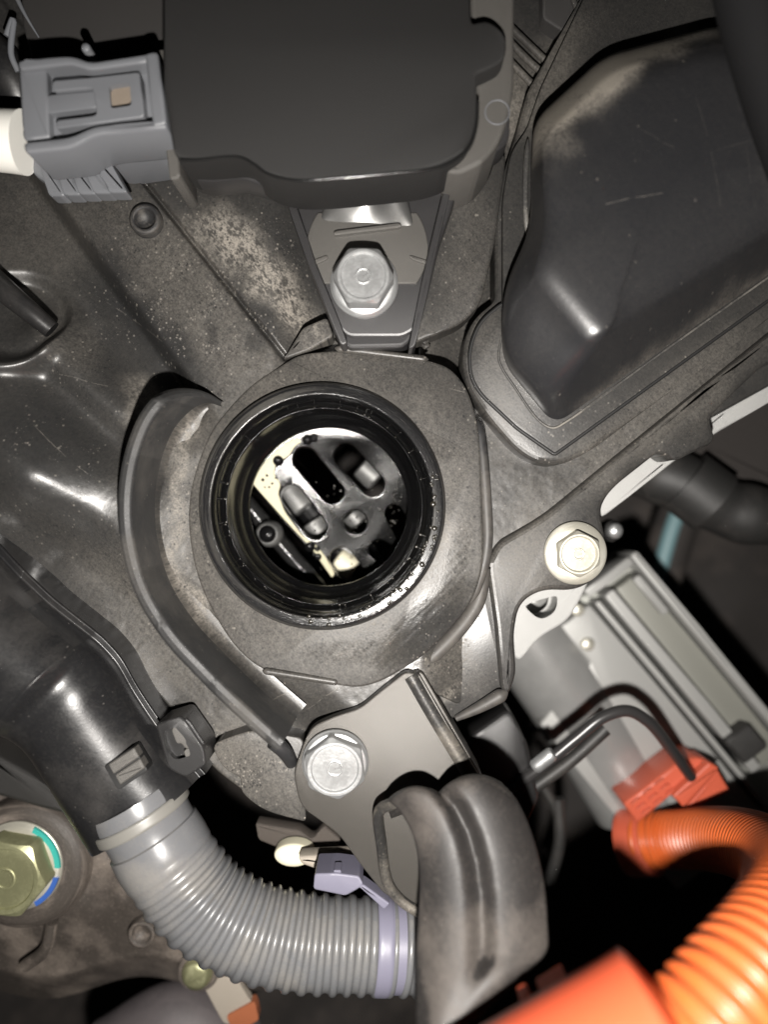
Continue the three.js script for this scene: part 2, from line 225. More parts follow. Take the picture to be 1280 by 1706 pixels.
// ---------- materials ----------
const std = (o) => new THREE.MeshStandardMaterial({ side: THREE.DoubleSide, ...o });
const rgb = (r, g, b) => new THREE.Color().setRGB(r, g, b);
const M = {
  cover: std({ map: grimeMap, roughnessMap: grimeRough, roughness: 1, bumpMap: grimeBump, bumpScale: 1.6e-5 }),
  coverDark: std({ map: speckMap([0.022, 0.022, 0.023], [0.2, 0.18, 0.155], 0.28), roughnessMap: rough7, roughness: 0.75, bumpMap: grainBump, bumpScale: 3e-5 }),
  guard: std({ map: speckMap([0.024, 0.024, 0.024], [0.19, 0.172, 0.148], 0.15, 0.998), roughnessMap: rough7, roughness: 0.88, bumpMap: grainBump, bumpScale: 2e-5 }),
  coilTop: std({ map: speckMap([0.0115, 0.0112, 0.011], [0.05, 0.048, 0.046], 0.35, 0.999), roughness: 0.66, bumpMap: grainBump, bumpScale: 3.2e-5 }),
  coil: std({ map: speckMap([0.022, 0.022, 0.024], [0.18, 0.165, 0.145], 0.2), roughnessMap: rough5, roughness: 0.8, bumpMap: grainBump, bumpScale: 8e-6 }),
  coilDust: std({ map: speckMap([0.045, 0.044, 0.042], [0.27, 0.25, 0.22], 0.6), roughness: 0.55, bumpMap: castBump, bumpScale: 3e-5 }),
  chamber: std({ map: chamberMap, roughnessMap: chamberRough, roughness: 0.9, bumpMap: grainBump, bumpScale: 1.2e-5 }),
  satin: std({ map: speckMap([0.0125, 0.0125, 0.013], [0.13, 0.12, 0.11], 0.14, 0.998), roughnessMap: rough5, roughness: 0.74, bumpMap: grainBump, bumpScale: 1.4e-5 }),
  oily: std({ color: rgb(0.005, 0.005, 0.0053), roughness: 0.2, bumpMap: castBump, bumpScale: 3e-5 }),
  oilyPlate: std({ color: rgb(0.004, 0.004, 0.004), roughness: 0.12, bumpMap: castBump, bumpScale: 1.2e-5 }),
  lip: std({ map: speckMap([0.011, 0.011, 0.0115], [0.2, 0.19, 0.17], 0.22, 0.99), roughness: 0.2, bumpMap: castBump, bumpScale: 3.5e-5 }),
  grey: std({ map: speckMap([0.15, 0.157, 0.17], [0.26, 0.245, 0.22], 0.14, 0.9994), roughness: 0.42, bumpMap: grainBump, bumpScale: 6e-6 }),
  dirt: std({ map: speckMap([0.2, 0.16, 0.12], [0.42, 0.36, 0.3], 0.9), roughness: 0.9, bumpMap: castBump, bumpScale: 8e-5 }),
  white: std({ color: rgb(0.86, 0.85, 0.79), roughness: 0.6 }),
  zinc: std({ map: speckMap([0.5, 0.51, 0.51], [0.72, 0.73, 0.73], 0.6), metalness: 0.75, roughnessMap: roughMap(0.25, 0.5), roughness: 1, bumpMap: castBump, bumpScale: 2.5e-5 }),
  zincYellow: std({ map: speckMap([0.3, 0.3, 0.17], [0.5, 0.5, 0.3], 0.8), metalness: 0.6, roughnessMap: roughMap(0.28, 0.55), roughness: 1, bumpMap: castBump, bumpScale: 3e-5 }),
  zincWarm: std({ map: speckMap([0.56, 0.54, 0.46], [0.74, 0.72, 0.64], 0.7), metalness: 0.6, roughnessMap: roughMap(0.28, 0.55), roughness: 1, bumpMap: castBump, bumpScale: 2.5e-5 }),
  bracket: std({ map: speckMap([0.038, 0.0375, 0.036], [0.28, 0.25, 0.21], 0.5, 0.982), roughnessMap: roughMap(0.3, 0.62), roughness: 0.9, metalness: 0.35, bumpMap: castBump, bumpScale: 2.4e-5 }),
  hook: std({ map: speckMap([0.022, 0.02, 0.019], [0.16, 0.138, 0.12], 0.32), roughnessMap: rough7, roughness: 0.85, bumpMap: grainBump, bumpScale: 2.5e-5 }),
  tubeGrey: std({ map: speckMap([0.128, 0.13, 0.135], [0.2, 0.19, 0.175], 0.6, 0.9985), roughness: 0.28, bumpMap: grainBump, bumpScale: 8e-6 }),
  collar: std({ color: rgb(0.17, 0.165, 0.15), roughness: 0.4 }),
  lavender: std({ color: rgb(0.165, 0.16, 0.21), roughness: 0.4, bumpMap: grainBump, bumpScale: 8e-6 }),
  casting: std({ map: speckMap([0.055, 0.046, 0.04], [0.26, 0.22, 0.185], 0.5, 0.97), roughness: 0.55, bumpMap: castBump, bumpScale: 1.2e-4 }),
  alu: std({ map: speckMap([0.38, 0.38, 0.37], [0.56, 0.56, 0.54], 0.6), metalness: 0.2, roughness: 0.5, bumpMap: castBump, bumpScale: 6e-5 }),
  aluSmooth: std({ map: speckMap([0.34, 0.34, 0.332], [0.46, 0.46, 0.445], 0.5), metalness: 0.45, roughness: 0.27 }),
  aluBox: std({ map: speckMap([0.3, 0.305, 0.28], [0.4, 0.4, 0.37], 0.5), metalness: 0.3, roughness: 0.5 }),
  wire: std({ color: rgb(0.03, 0.029, 0.029), roughness: 0.3 }),
  orange: std({ map: speckMap([0.56, 0.108, 0.024], [0.42, 0.13, 0.06], 0.35, 0.9985), roughness: 0.36, bumpMap: grainBump, bumpScale: 1e-5 }),
  orangeRed: std({ color: rgb(0.52, 0.1, 0.052), roughness: 0.42, bumpMap: grainBump, bumpScale: 6e-6 }),
  rubber: std({ map: speckMap([0.017, 0.0165, 0.016], [0.11, 0.1, 0.088], 0.2), roughness: 0.55, bumpMap: castBump, bumpScale: 6e-5 }),
  deep: std({ map: speckMap([0.03, 0.026, 0.024], [0.09, 0.075, 0.065], 0.4), roughness: 0.8, bumpMap: castBump, bumpScale: 2e-4 }),
  teal: std({ color: rgb(0.03, 0.34, 0.3), roughness: 0.45 }), blue: std({ color: rgb(0.035, 0.1, 0.36), roughness: 0.45 }),
  cyan: std({ color: rgb(0.16, 0.27, 0.29), roughness: 0.5 }), cream: std({ color: rgb(0.72, 0.68, 0.52), roughness: 0.5 }), rust: std({ color: rgb(0.32, 0.1, 0.04), roughness: 0.85 }),
  foam: std({ bumpMap: castBump, bumpScale: 3e-5, map: dataTex(TN, TN, (x, y) => { const k = clamp((crustF(x, y) - 0.35) * 2.4), q = sst(0.66, 0.72, fbm(x / 5, y / 5, 3)) * 0.3; return [enc(lerp(0.5, 0.42, k) - q * 0.3), enc(lerp(0.48, 0.37, k) - q * 0.3), enc(lerp(0.36, 0.2, k) - q * 0.3)]; }, true), roughness: 0.34 }),
  oil: new THREE.MeshPhysicalMaterial({ color: rgb(0.9, 0.85, 0.66), roughness: 0.03, transmission: 1, thickness: 0.001, ior: 1.47, attenuationColor: rgb(0.5, 0.38, 0.12), attenuationDistance: 0.002 }),
  lobe: std({ map: speckMap([0.13, 0.13, 0.127], [0.26, 0.26, 0.25], 0.7), metalness: 0.5, roughness: 0.45, bumpMap: castBump, bumpScale: 3e-5 }),
  satinGloss: std({ map: speckMap([0.1, 0.1, 0.098], [0.2, 0.19, 0.17], 0.3), metalness: 0.5, roughness: 0.3, bumpMap: grainBump, bumpScale: 5e-6 }),
  seat: std({ map: speckMap([0.09, 0.088, 0.084], [0.26, 0.24, 0.21], 0.6), roughness: 0.4, metalness: 0.3, bumpMap: castBump, bumpScale: 2e-5 }),
  rearP: std({ map: speckMap([0.022, 0.021, 0.02], [0.07, 0.06, 0.055], 0.4), roughness: 0.8, bumpMap: grainBump, bumpScale: 2e-5 }),
  collarDirty: std({ map: speckMap([0.34, 0.3, 0.25], [0.5, 0.45, 0.38], 0.7), roughness: 0.6, bumpMap: castBump, bumpScale: 5e-5 }),
  orangeBody: std({ map: speckMap([0.6, 0.09, 0.036], [0.5, 0.12, 0.06], 0.4, 0.999), roughness: 0.4, bumpMap: castBump, bumpScale: 3e-5 }),
  blackHose: new THREE.MeshPhysicalMaterial({ side: THREE.DoubleSide, color: rgb(0.007, 0.007, 0.0075), roughness: 0.85, specularIntensity: 0.4 }),
  droplet: std({ color: rgb(0.02, 0.018, 0.014), roughness: 0.22 }),
  wetCast: std({ color: rgb(0.02, 0.02, 0.02), roughness: 0.16, bumpMap: castBump, bumpScale: 2.4e-4 }),
  rim: std({ color: rgb(0.012, 0.012, 0.012), roughness: 0.16, bumpMap: castBump, bumpScale: 5e-5 }),
  aluPanel: std({ map: speckMap([0.33, 0.33, 0.318], [0.43, 0.43, 0.412], 0.4), metalness: 0.3, roughness: 0.48 }),
  aluOlive: std({ map: speckMap([0.21, 0.21, 0.185], [0.29, 0.29, 0.26], 0.4), metalness: 0.2, roughness: 0.5 }),
  greyHose: std({ map: speckMap([0.085, 0.075, 0.078], [0.16, 0.14, 0.14], 0.4), roughness: 0.6 }),
  seam: std({ color: rgb(0.012, 0.012, 0.012), roughness: 0.6 }),
};

// ---------- the flash lamp ----------
const lamp = part('phone_flash_lamp', lathe([[0, 0], [16, 0], [16, 5], [0, 5]], FLASH[0], FLASH[1], FLASH[2], 32), std({ color: rgb(0.8, 0.8, 0.8), emissive: rgb(1, 0.95, 0.88), emissiveIntensity: 6 }));
tag(lamp, 'small round phone flash lamp glowing above the engine bay', 'lamp');

// ---------- far background ----------
const floor = part('ground', (() => { const n = 60, g = new THREE.PlaneGeometry(5200 * U, 5200 * U, n, n); g.rotateX(-Math.PI / 2); const p = g.attributes.position; for (let i = 0; i < p.count; i++) p.setY(i, (-1350 + 160 * fbm(p.getX(i) / U / 300 + 50, p.getZ(i) / U / 300 + 50, 3)) * U); g.computeVertexNormals(); g.deleteAttribute('uv'); return g; })(), M.deep);
tag(floor, 'dark grimy depth of the engine bay below everything', null, null, 'structure');

// ---------- valve cover ----------
const cover = thing('valve_cover', 'black dusty plastic valve cover with the open round oil filler neck', 'valve cover');
function polySD(p, poly) {                            // signed distance, positive inside
  let d = 1e18, inside = false;
  for (let i = 0, j = poly.length - 1; i < poly.length; j = i++) {
    const a = poly[i], b = poly[j], ex = b[0] - a[0], ey = b[1] - a[1], wx = p[0] - a[0], wy = p[1] - a[1], t = clamp((wx * ex + wy * ey) / (ex * ex + ey * ey));
    d = Math.min(d, (wx - ex * t) ** 2 + (wy - ey * t) ** 2);
    if ((a[1] > p[1]) !== (b[1] > p[1]) && p[0] < (b[0] - a[0]) * (p[1] - a[1]) / (b[1] - a[1]) + a[0]) inside = !inside;
  }
  return (inside ? 1 : -1) * Math.sqrt(d);
}
const seg = (x, y, a, b) => { const ex = b[0] - a[0], ey = b[1] - a[1], t = clamp(((x - a[0]) * ex + (y - a[1]) * ey) / (ex * ex + ey * ey)), dx = x - a[0] - ex * t, dy = y - a[1] - ey * t; return [Math.hypot(dx, dy), t, (ex * (y - a[1]) - ey * (x - a[0])) / Math.hypot(ex, ey)]; };
const bodyOutline = roundRing(toPlan([[-120, -80], [1400, -80], [1400, 590], [1120, 745], [1000, 815, 30], [880, 900, 30], [845, 960, 20], [838, 1140, 16], [768, 1192, 10], [700, 1150], [650, 1250, 20], [585, 1400, 30], [520, 1378, 30], [425, 1362, 40], [340, 1300, 30], [270, 1200, 20], [190, 1110, 20], [0, 930, 20], [-120, 860]], -20), 3, 1);
const platePts = [[498, 586, 30], [560, 581, 10], [715, 599, 10], [752, 612, 30], [782, 650, 40], [800, 720, 40], [806, 940, 30], [786, 1005, 40], [716, 1085, 40], [640, 1132, 20], [600, 1145, 24], [560, 1140, 10], [435, 1118, 30], [380, 1070, 60], [322, 965, 80], [304, 840, 80], [340, 720, 80], [410, 640, 50], [470, 603, 20]];
const plateRing = roundRing(toPlan(platePts, 0));
const neckX = (536.5 - CX), neckZ = (843 - CY);
const G = (px, py, h = -20) => { const [x, z] = W(px, py, h); return [x + CX, z + CY]; };
function bodyHeight(x, y) {                           // x, y: plan coordinates shifted so that height 0 reads as the photograph's pixels
  let h = -20;
  // facet edge running down to the right; valley to its left, hill beyond
  const s = seg(x, y, G(105, 335), G(330, 640)), side = -s[2];
  const along = ((x - 105) * 225 + (y - 335) * 305) / (225 * 225 + 305 * 305);
  const fade = sst(1.25, 0.9, along), q = side;
  h += fade * (-58 * sst(0, -34, q) + 30 * sst(-60, -170, q) * 1.0 + 70 * sst(-120, -330, q));
  h += 46 * Math.exp(-((((x - 30) * 0.7 + (y - 800) * 0.71) / 190) ** 2 + (((x - 30) * -0.71 + (y - 800) * 0.7) / 150) ** 2)) * (x < 340 ? 1 : 0);
  h -= 40 * sst(800, 900, (x * -0.62 + y * 0.78) * 0.9 + 300) * sst(0.4, 0, 0) ;
  // second soft ridge
  h += 26 * Math.exp(-((seg(x, y, G(60, 560), G(250, 720))[0] / 46) ** 2));
  h -= 20 * Math.exp(-((seg(x, y, G(80, 640), G(240, 780))[0] / 34) ** 2));
  // round pocket with a raised arc, far left
  const dp = Math.hypot(x - 10, y - 520); h += 16 * Math.exp(-(((dp - 92) / 13) ** 2)) * sst(470, 560, y) - 22 * sst(92, 60, dp);
  // parting groove and the lower plate on its right
  const g = seg(x, y, G(238, 300), G(474, 594)); h -= 22 * Math.exp(-((g[0] / 3.4) ** 2)); if (-g[2] > 0 && x < 700 && y < 620) h -= 7 * sst(0, 8, -g[2]);
  // crusty ground under the coil falls towards the middle
  h -= 46 * sst(440, 540, x) * sst(640, 590, y) * sst(860, 780, x);
  // right-hand side lies lower
  h -= 44 * sst(700, 800, x + 0 * y) ;
  h += 3 * (fbm(x / 70, y / 70, 3) - 0.5) + 0.6 * (fbm(x / 9, y / 9, 2) - 0.5);
  const d = polySD([x - CX, y - CY], bodyOutline);
  h -= 190 * sst(9, -16, d);
  // the bore of the filler and the ground under the plate
  const rn = Math.hypot(x - CX - neckX, y - CY - neckZ);
  if (rn < 196) return -999;
  return d < -15 ? -999 : h;
}
{
  const st = 2.6, x0 = -90, x1 = 1390, y0 = -70, y1 = 1400, nx = Math.round((x1 - x0) / st), ny = Math.round((y1 - y0) / st), pos = [], idx = [], id = new Int32Array((nx + 1) * (ny + 1)).fill(-1);
  for (let j = 0; j <= ny; j++) for (let i = 0; i <= nx; i++) {
    const x = x0 + i * st, y = y0 + j * st, h = bodyHeight(x, y);
    if (h < -900) continue;
    id[j * (nx + 1) + i] = pos.length / 3; pos.push((x - CX) * U, h * U, (y - CY) * U);
  }
  for (let j = 0; j < ny; j++) for (let i = 0; i < nx; i++) {
    const a = id[j * (nx + 1) + i], b = id[j * (nx + 1) + i + 1], c = id[(j + 1) * (nx + 1) + i], d = id[(j + 1) * (nx + 1) + i + 1];
    if (a < 0 || b < 0 || c < 0 || d < 0) continue;
    idx.push(a, c, b, b, c, d);
  }
  const g = new THREE.BufferGeometry(); g.setAttribute('position', new THREE.Float32BufferAttribute(pos, 3)); g.setIndex(idx); g.computeVertexNormals();
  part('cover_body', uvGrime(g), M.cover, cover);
}
const circle = (cx, cz, r, n = 72) => Array.from({ length: n }, (_, i) => [cx + r * Math.cos(i / n * 2 * Math.PI), cz + r * Math.sin(i / n * 2 * Math.PI)]);
part('filler_plate', uvGrime(slabPlan(plateRing, 0, -86, 4, [circle(neckX, neckZ, 196)])), M.cover, cover);
// filler neck: a rounded lip and a stepped oily bore
part('filler_neck', lathe([[206, -60], [206, 5], [204.5, 9], [201, 12], [196, 13.2], [187, 13.4], [185, 13], [184, 11.5]], neckX, 0, neckZ, 160), M.lip, cover);
const bore = part('neck_bore', lathe([[184, 11.5], [182, 4], [180.5, -6], [179.5, -20], [178, -32], [175, -40], [172, -45], [170.5, -52], [169.5, -66], [168, -84], [164, -98], [160, -108], [158, -118], [155, -127], [150.5, -133], [147.5, -139], [147, -146], [149, -153], [154, -160], [200, -166]], neckX, 0, neckZ, 160), M.oily, cover);
part('thread_ridge', lathe([[171, -41], [170, -37.6], [168.6, -37], [167.8, -39], [169, -42]], neckX, 0, neckZ, 160), M.oily, bore);
const TX = 0.021, TZ = 0.016;                        // the plate leans a little, up towards the lower right
function lean(g, TX, TZ) { const p = g.attributes.position, n = g.attributes.normal, v = new THREE.Vector3(); for (let i = 0; i < p.count; i++) { p.setY(i, p.getY(i) + TX * p.getX(i) + TZ * p.getZ(i)); v.set(n.getX(i) - TX * n.getY(i), n.getY(i), n.getZ(i) - TZ * n.getY(i)).normalize(); n.setXYZ(i, v.x, v.y, v.z); } }
for (const o of cover.children) if (['filler_plate', 'filler_neck', 'neck_bore'].includes(o.name)) { const k = o.name === 'filler_plate' ? 2.1 : 1; lean(o.geometry, TX * k, TZ * k); o.children.forEach((c) => lean(c.geometry, TX, TZ)); }
// ribs standing on the plate
for (const [a, b] of [[[558, 580], [714, 599]], [[437, 1117], [565, 1137]]]) part('edge_ridge', uvGrime(tube([P(...a, 3), P((a[0] + b[0]) / 2, (a[1] + b[1]) / 2, 3), P(...b, 3)], (s, u) => 6 * Math.sqrt(clamp(Math.min(u, 1 - u) * 22, 0.02, 1)), 40, 12)), M.cover, cover);
part('side_ridge', uvGrime(tube([P(796, 700, -12), P(804, 760, -6), P(810, 840, -4), P(812, 900, -6), P(805, 945, -10), P(783, 1005, -16)], (s, u) => 10 * Math.pow(clamp(Math.min(u, 1 - u) * 14, 0.02, 1), 0.5), 70, 16)), M.coverDark, cover);
part('plate_fillet', uvGrime(tube([P(806, 945, -30), P(795, 1005, -34), P(730, 1085, -36), P(655, 1140, -40)], () => 13, 50, 16)), M.coverDark, cover);
// C-shaped guard wall
{
  const pts = [[346, 657], [318, 646], [284, 655], [250, 688], [224, 745], [210, 820], [213, 900], [237, 985], [282, 1058], [334, 1115], [384, 1165], [432, 1209], [468, 1240]].map(([x, y]) => { const [a, b] = W(x, y, 88); return new THREE.Vector3(a, 0, b); });
  const c = new THREE.CatmullRomCurve3(pts, false, 'centripetal'), rows = [], n = 130;
  const fil = [];
  const prof = [[-19, 0], [-17, 0.6], [-15, 0.9], [-12, 0.97], [-7, 1.01], [0, 1.025], [7, 1.0], [10.5, 0.95], [12, 0.88], [15, 0.6], [18, 0.3], [19, 0.25]], profF = [[19, 0.25], [20.5, 0.17], [23, 0.09], [27, 0.045], [33, 0.015], [42, 0]];
  for (let k = 0; k <= n; k++) {
    const u = k / n, p = c.getPointAt(u), t = c.getTangentAt(u), nx = -t.z, nz = t.x, kh = sst(-0.02, 0.13, u) , kw = lerp(0.25, 1, sst(0, 0.12, u));
    const hh = 118 * lerp(0.12, 1, kh);
    fil.push(profF.map(([o, v]) => new THREE.Vector3((p.x - nx * o * kw) * U, (-26 + hh * v) * U, (p.z - nz * o * kw) * U)));
    rows.push(prof.map(([o, v]) => new THREE.Vector3((p.x - nx * o * kw) * U, (-26 + hh * v) * U, (p.z - nz * o * kw) * U)));
  }
  const end = rows[n], low = end.map((v) => new THREE.Vector3(v.x, -40 * U, v.z)); rows.push(end.map((v) => v.clone()), low);
  part('guard_wall', toCreasedNormals(grid(rows, false).toNonIndexed(), 0.9), M.guard, cover);
  part('wall_fillet', uvGrime(grid(fil, false)), M.cover, cover);
  part('drain_spout', uvGrime(tube([P(455, 1235, 30), P(472, 1250, 22), P(486, 1270, -8)], (s, u) => 13 - 2 * u, 20, 16)), M.coverDark, cover);
}
// small round boss with a hollow, and cast ledges
{ const [x, z] = W(245, 370, -18); part('round_boss', lathe([[27, -30], [27, -8], [24, -3], [19, -2], [17, -5], [15, -12], [8, -18], [0, -19]], x, 0, z, 40), M.coverDark, cover); }
part('rib_arm', tube([P(-60, 425, 0), P(0, 478, 6), P(50, 520, 4), P(86, 550, -8)], (s, u, a) => (31 - 12 * u) * (0.75 + 0.25 * Math.abs(Math.cos(a))), 40, 20), M.satin, cover);
part('star_web', [tube([P(690, 520, -30), P(755, 508, -34)], () => 7, 8, 12), tube([P(762, 508, -36), P(705, 572, -36)], () => 6, 8, 12), tube([P(690, 540, -50), P(712, 580, -50)], () => 7, 8, 12)].map((g) => uvGrime(g)), M.cover, cover);
part('ledge', uvGrime(slab([[505, 545], [545, 528], [556, 560], [512, 585], [470, 600]], -22, -90, 4)), M.cover, cover);
// lower panel right of the bracket
part('side_panel', uvGrime(slab([[660, 1110], [800, 1010, 20], [812, 935, 4], [832, 1040], [845, 1150, 8], [766, 1196, 8], [700, 1200, 10]], -58, -160, 4)), M.cover, cover);
part('panel_lip', uvGrime(tube([P(760, 1197, -52), P(800, 1178, -46), P(846, 1152, -42)], (s, u) => 12 * Math.sqrt(clamp(Math.min(u + 0.2, (1 - u) * 8), 0.05, 1)), 30, 14)), M.coverDark, cover);
// outer rail with the bolt ear
part('cover_rail', uvGrime(slab([[1400, 462], [1400, 560], [1270, 612, 12], [1185, 695, 14], [1195, 735, 12], [1128, 768, 12], [1100, 752, 14], [1020, 815, 30], [1000, 850, 22], [1013, 905, 40], [1000, 962, 40], [960, 985, 40], [905, 982, 34], [866, 1006, 30], [857, 1060, 20], [862, 1125, 18], [848, 1160, 12], [836, 1150, 8], [826, 1040], [812, 940, 8], [830, 905, 14], [905, 862, 30], [1015, 772, 30]], -38, -120, 9)), M.cover, cover);
part('rail_slope', uvGrime(slab([[1400, 380], [1400, 470], [990, 772, 20], [905, 852, 30], [832, 908], [806, 940], [800, 760], [830, 690], [880, 760]], -72, -140, 5)), M.coverDark, cover);
// ribs on the floor beyond the coil
for (const o of [0, 26, 58]) part('floor_rib', uvGrime(tube([P(846, 40 + o, -48), P(900, 92 + o, -48), P(952, 140 + o * 0.6, -48)], () => 6, 20, 10)), M.cover, cover);
// oily baffle under the neck, leaning up towards the upper left
const BX = -0.106, BZ = -0.216, slope = (x, z) => BX * (x + 90 * U) + BZ * (z - 0 * U) - 12 * U;
{
  const hB = -200, cap = (ax, ay, bx, by, r) => { const a = W(ax, ay, hB), b = W(bx, by, hB), k = (H - hB) / H, t = Math.atan2(b[1] - a[1], b[0] - a[0]), out = []; r *= 1 + 0.16; for (let i = 0; i <= 12; i++) { const q = t + Math.PI / 2 + i / 12 * Math.PI; out.push([a[0] + r * Math.cos(q), a[1] + r * Math.sin(q)]); } for (let i = 0; i <= 12; i++) { const q = t - Math.PI / 2 + i / 12 * Math.PI; out.push([b[0] + r * Math.cos(q), b[1] + r * Math.sin(q)]); } return out; };
  const holes = [cap(510, 767, 553, 820, 20), cap(577, 760, 621, 808, 20), cap(487, 828, 524, 880, 20), cap(590, 870, 592, 871, 20), cap(657, 856, 680, 900, 16), cap(632, 918, 640, 922, 18), cap(567, 934, 590, 966, 21)];
  const ring = roundRing(toPlan([[425, 815], [560, 968], [640, 1040], [760, 960], [760, 720], [560, 690], [440, 700]], hB), 3, 2);
  part('baffle_plate', slabPlan(ring, hB, hB - 26, 3, holes, 3), M.oilyPlate, cover);
  for (const o of cover.children) if (o.name === 'baffle_plate') { const p = o.geometry.attributes.position, n = o.geometry.attributes.normal, v = new THREE.Vector3(); for (let i = 0; i < p.count; i++) { p.setY(i, p.getY(i) + slope(p.getX(i), p.getZ(i))); v.set(n.getX(i) - BX * n.getY(i), n.getY(i), n.getZ(i) - BZ * n.getY(i)).normalize(); n.setXYZ(i, v.x, v.y, v.z); } }
  part('baffle_rail', tube([P(372, 790, -250), P(440, 872, -268), P(500, 942, -284), P(580, 1030, -306)], (s, u, a) => 26 * (1 - 0.35 * Math.abs(Math.sin(a))), 60, 32), M.wetCast, cover);
}
// valve gear seen through the slots
const cam = thing('camshaft', 'grey metal camshaft lobes glimpsed through the slots under the filler neck', 'camshaft');
part('shaft', tube([P(380, 700, -380), P(760, 1110, -380)], () => 52, 30, 28), M.oily, cam);
part('lobe', tube([P(478, 812, -330), P(508, 850, -330)], (s, u) => 40 * Math.pow(clamp(Math.min(u, 1 - u) * 9 + 0.4), 0.4), 24, 32), M.lobe, cam);
part('lobe', tube([P(520, 868, -325), P(535, 890, -325)], (s, u) => 36 * Math.pow(clamp(Math.min(u, 1 - u) * 9 + 0.4), 0.4), 24, 32), M.lobe, cam);
part('lobe', tube([P(602, 775, -330), P(630, 800, -330)], (s, u) => 34 * Math.pow(clamp(Math.min(u, 1 - u) * 9 + 0.4), 0.4), 24, 32), M.lobe, cam);
part('lobe', tube([P(585, 855, -330), P(600, 872, -330)], (s, u) => 30 * Math.pow(clamp(Math.min(u, 1 - u) * 9 + 0.4), 0.4), 24, 32), M.lobe, cam);
part('lobe', tube([P(560, 930, -330), P(590, 950, -330)], (s, u) => 26 * Math.pow(clamp(Math.min(u, 1 - u) * 9 + 0.4), 0.4), 24, 32), M.cream, cam);
part('oil_gallery', slab([[330, 760], [430, 830], [560, 985], [520, 1040], [330, 900]], -352, -440, 8), M.oilyPlate, cam);
{
  const ds = [], sph = (x, y, z, r) => { const g = new THREE.SphereGeometry(r * U, 12, 8, 0, Math.PI * 2, 0, Math.PI / 2); g.scale(1, 0.55, 1); g.translate(x * U, y * U, z * U); return g; };
  for (let k = 0; k < 150; k++) { const a = k < 105 ? lerp(-0.35, 1.75, rnd()) : rnd() * 6.28, r = k < 105 ? 182 + 16 * rnd() : 170 + rnd() * 4, x = neckX + r * Math.cos(a), z = neckZ + r * Math.sin(a); ds.push(sph(x, (r > 180 ? 12.4 : -40) + TX * x + TZ * z, z, 1.2 + (k < 105 ? 4.4 : 2.4) * rnd() * rnd())); }
  const o = part('oil_droplets', ds, M.droplet, cover); o.userData.kind = 'stuff';
  const bs = [];
  for (let k = 0; k < 150; k++) { const px = 520 + 150 * rnd(), py = 800 + 150 * rnd(); const [x, z] = W(px, py, -200); bs.push(sph(x, -200.3 + slope(x * U, z * U) / U, z, 0.9 + 2.2 * rnd() * rnd())); }
  const q = part('oil_froth', bs, M.droplet, cover); q.userData.kind = 'stuff';
}
// pale emulsified oil on the baffle, plus the bright plate bevel painted in
const film = thing('oil_film', 'pale creamy oil film with bubbles and a painted bright plate edge on the baffle inside the filler neck', 'oil film');
const sag = (o) => { const p = o.geometry.attributes.position; for (let i = 0; i < p.count; i++) p.setY(i, p.getY(i) + slope(p.getX(i), p.getZ(i))); o.geometry.computeVertexNormals(); return o; };
sag(part('film_and_bright_edge', slab([[423, 806, 6], [440, 775, 20], [470, 745, 20], [497, 731, 10], [506, 738, 10], [494, 744, 10], [484, 762, 12], [462, 772, 12], [458, 792, 14], [470, 806, 10], [464, 822, 8], [474, 852, 8], [500, 890, 6], [528, 912, 5], [541, 930, 5], [556, 958, 5], [551, 966, 4], [520, 918, 6], [470, 862, 6]], -197.2, -200.6, 1.2), M.foam, film));  // the thin tail along the plate edge paints its lit bevel pale
for (const [x, y, r] of [[466, 769, 10], [514, 735, 10], [525, 732, 8], [440, 800, 3], [447, 793, 2.4], [455, 806, 2.2], [450, 812, 2], [461, 797, 1.8], [470, 786, 2], [443, 812, 1.6]]) { const [a, b] = W(x, y, -196); sag(part('bubble', lathe([[r, -2], [r * 1.02, 0], [r * 0.9, r * 0.35], [r * 0.6, r * 0.6], [0, r * 0.7]], a, -196.5, b, 20), M.oily, film)); }
for (const [x, y, r] of [[515, 912, 10], [528, 929, 7], [527, 916, 5], [521, 925, 4]]) { const [a, b] = W(x, y, -196); sag(part('bubble', lathe([[r, -2], [r * 1.02, 0], [r * 0.9, r * 0.35], [r * 0.6, r * 0.6], [0, r * 0.7]], a, -196.5, b, 20), M.oily, film)); }
{ const [a, b] = W(444, 890, -200); part('bubble', lathe([[27, -30], [25, -4], [19, 4], [17, 2], [15, 6], [9, 10], [0, 12]], a, -215, b, 32), M.lobe, film); part('bubble', lathe([[17, 0], [15.5, 6], [9, 11], [0, 13]], a, -210, b, 32), M.oily, film); }

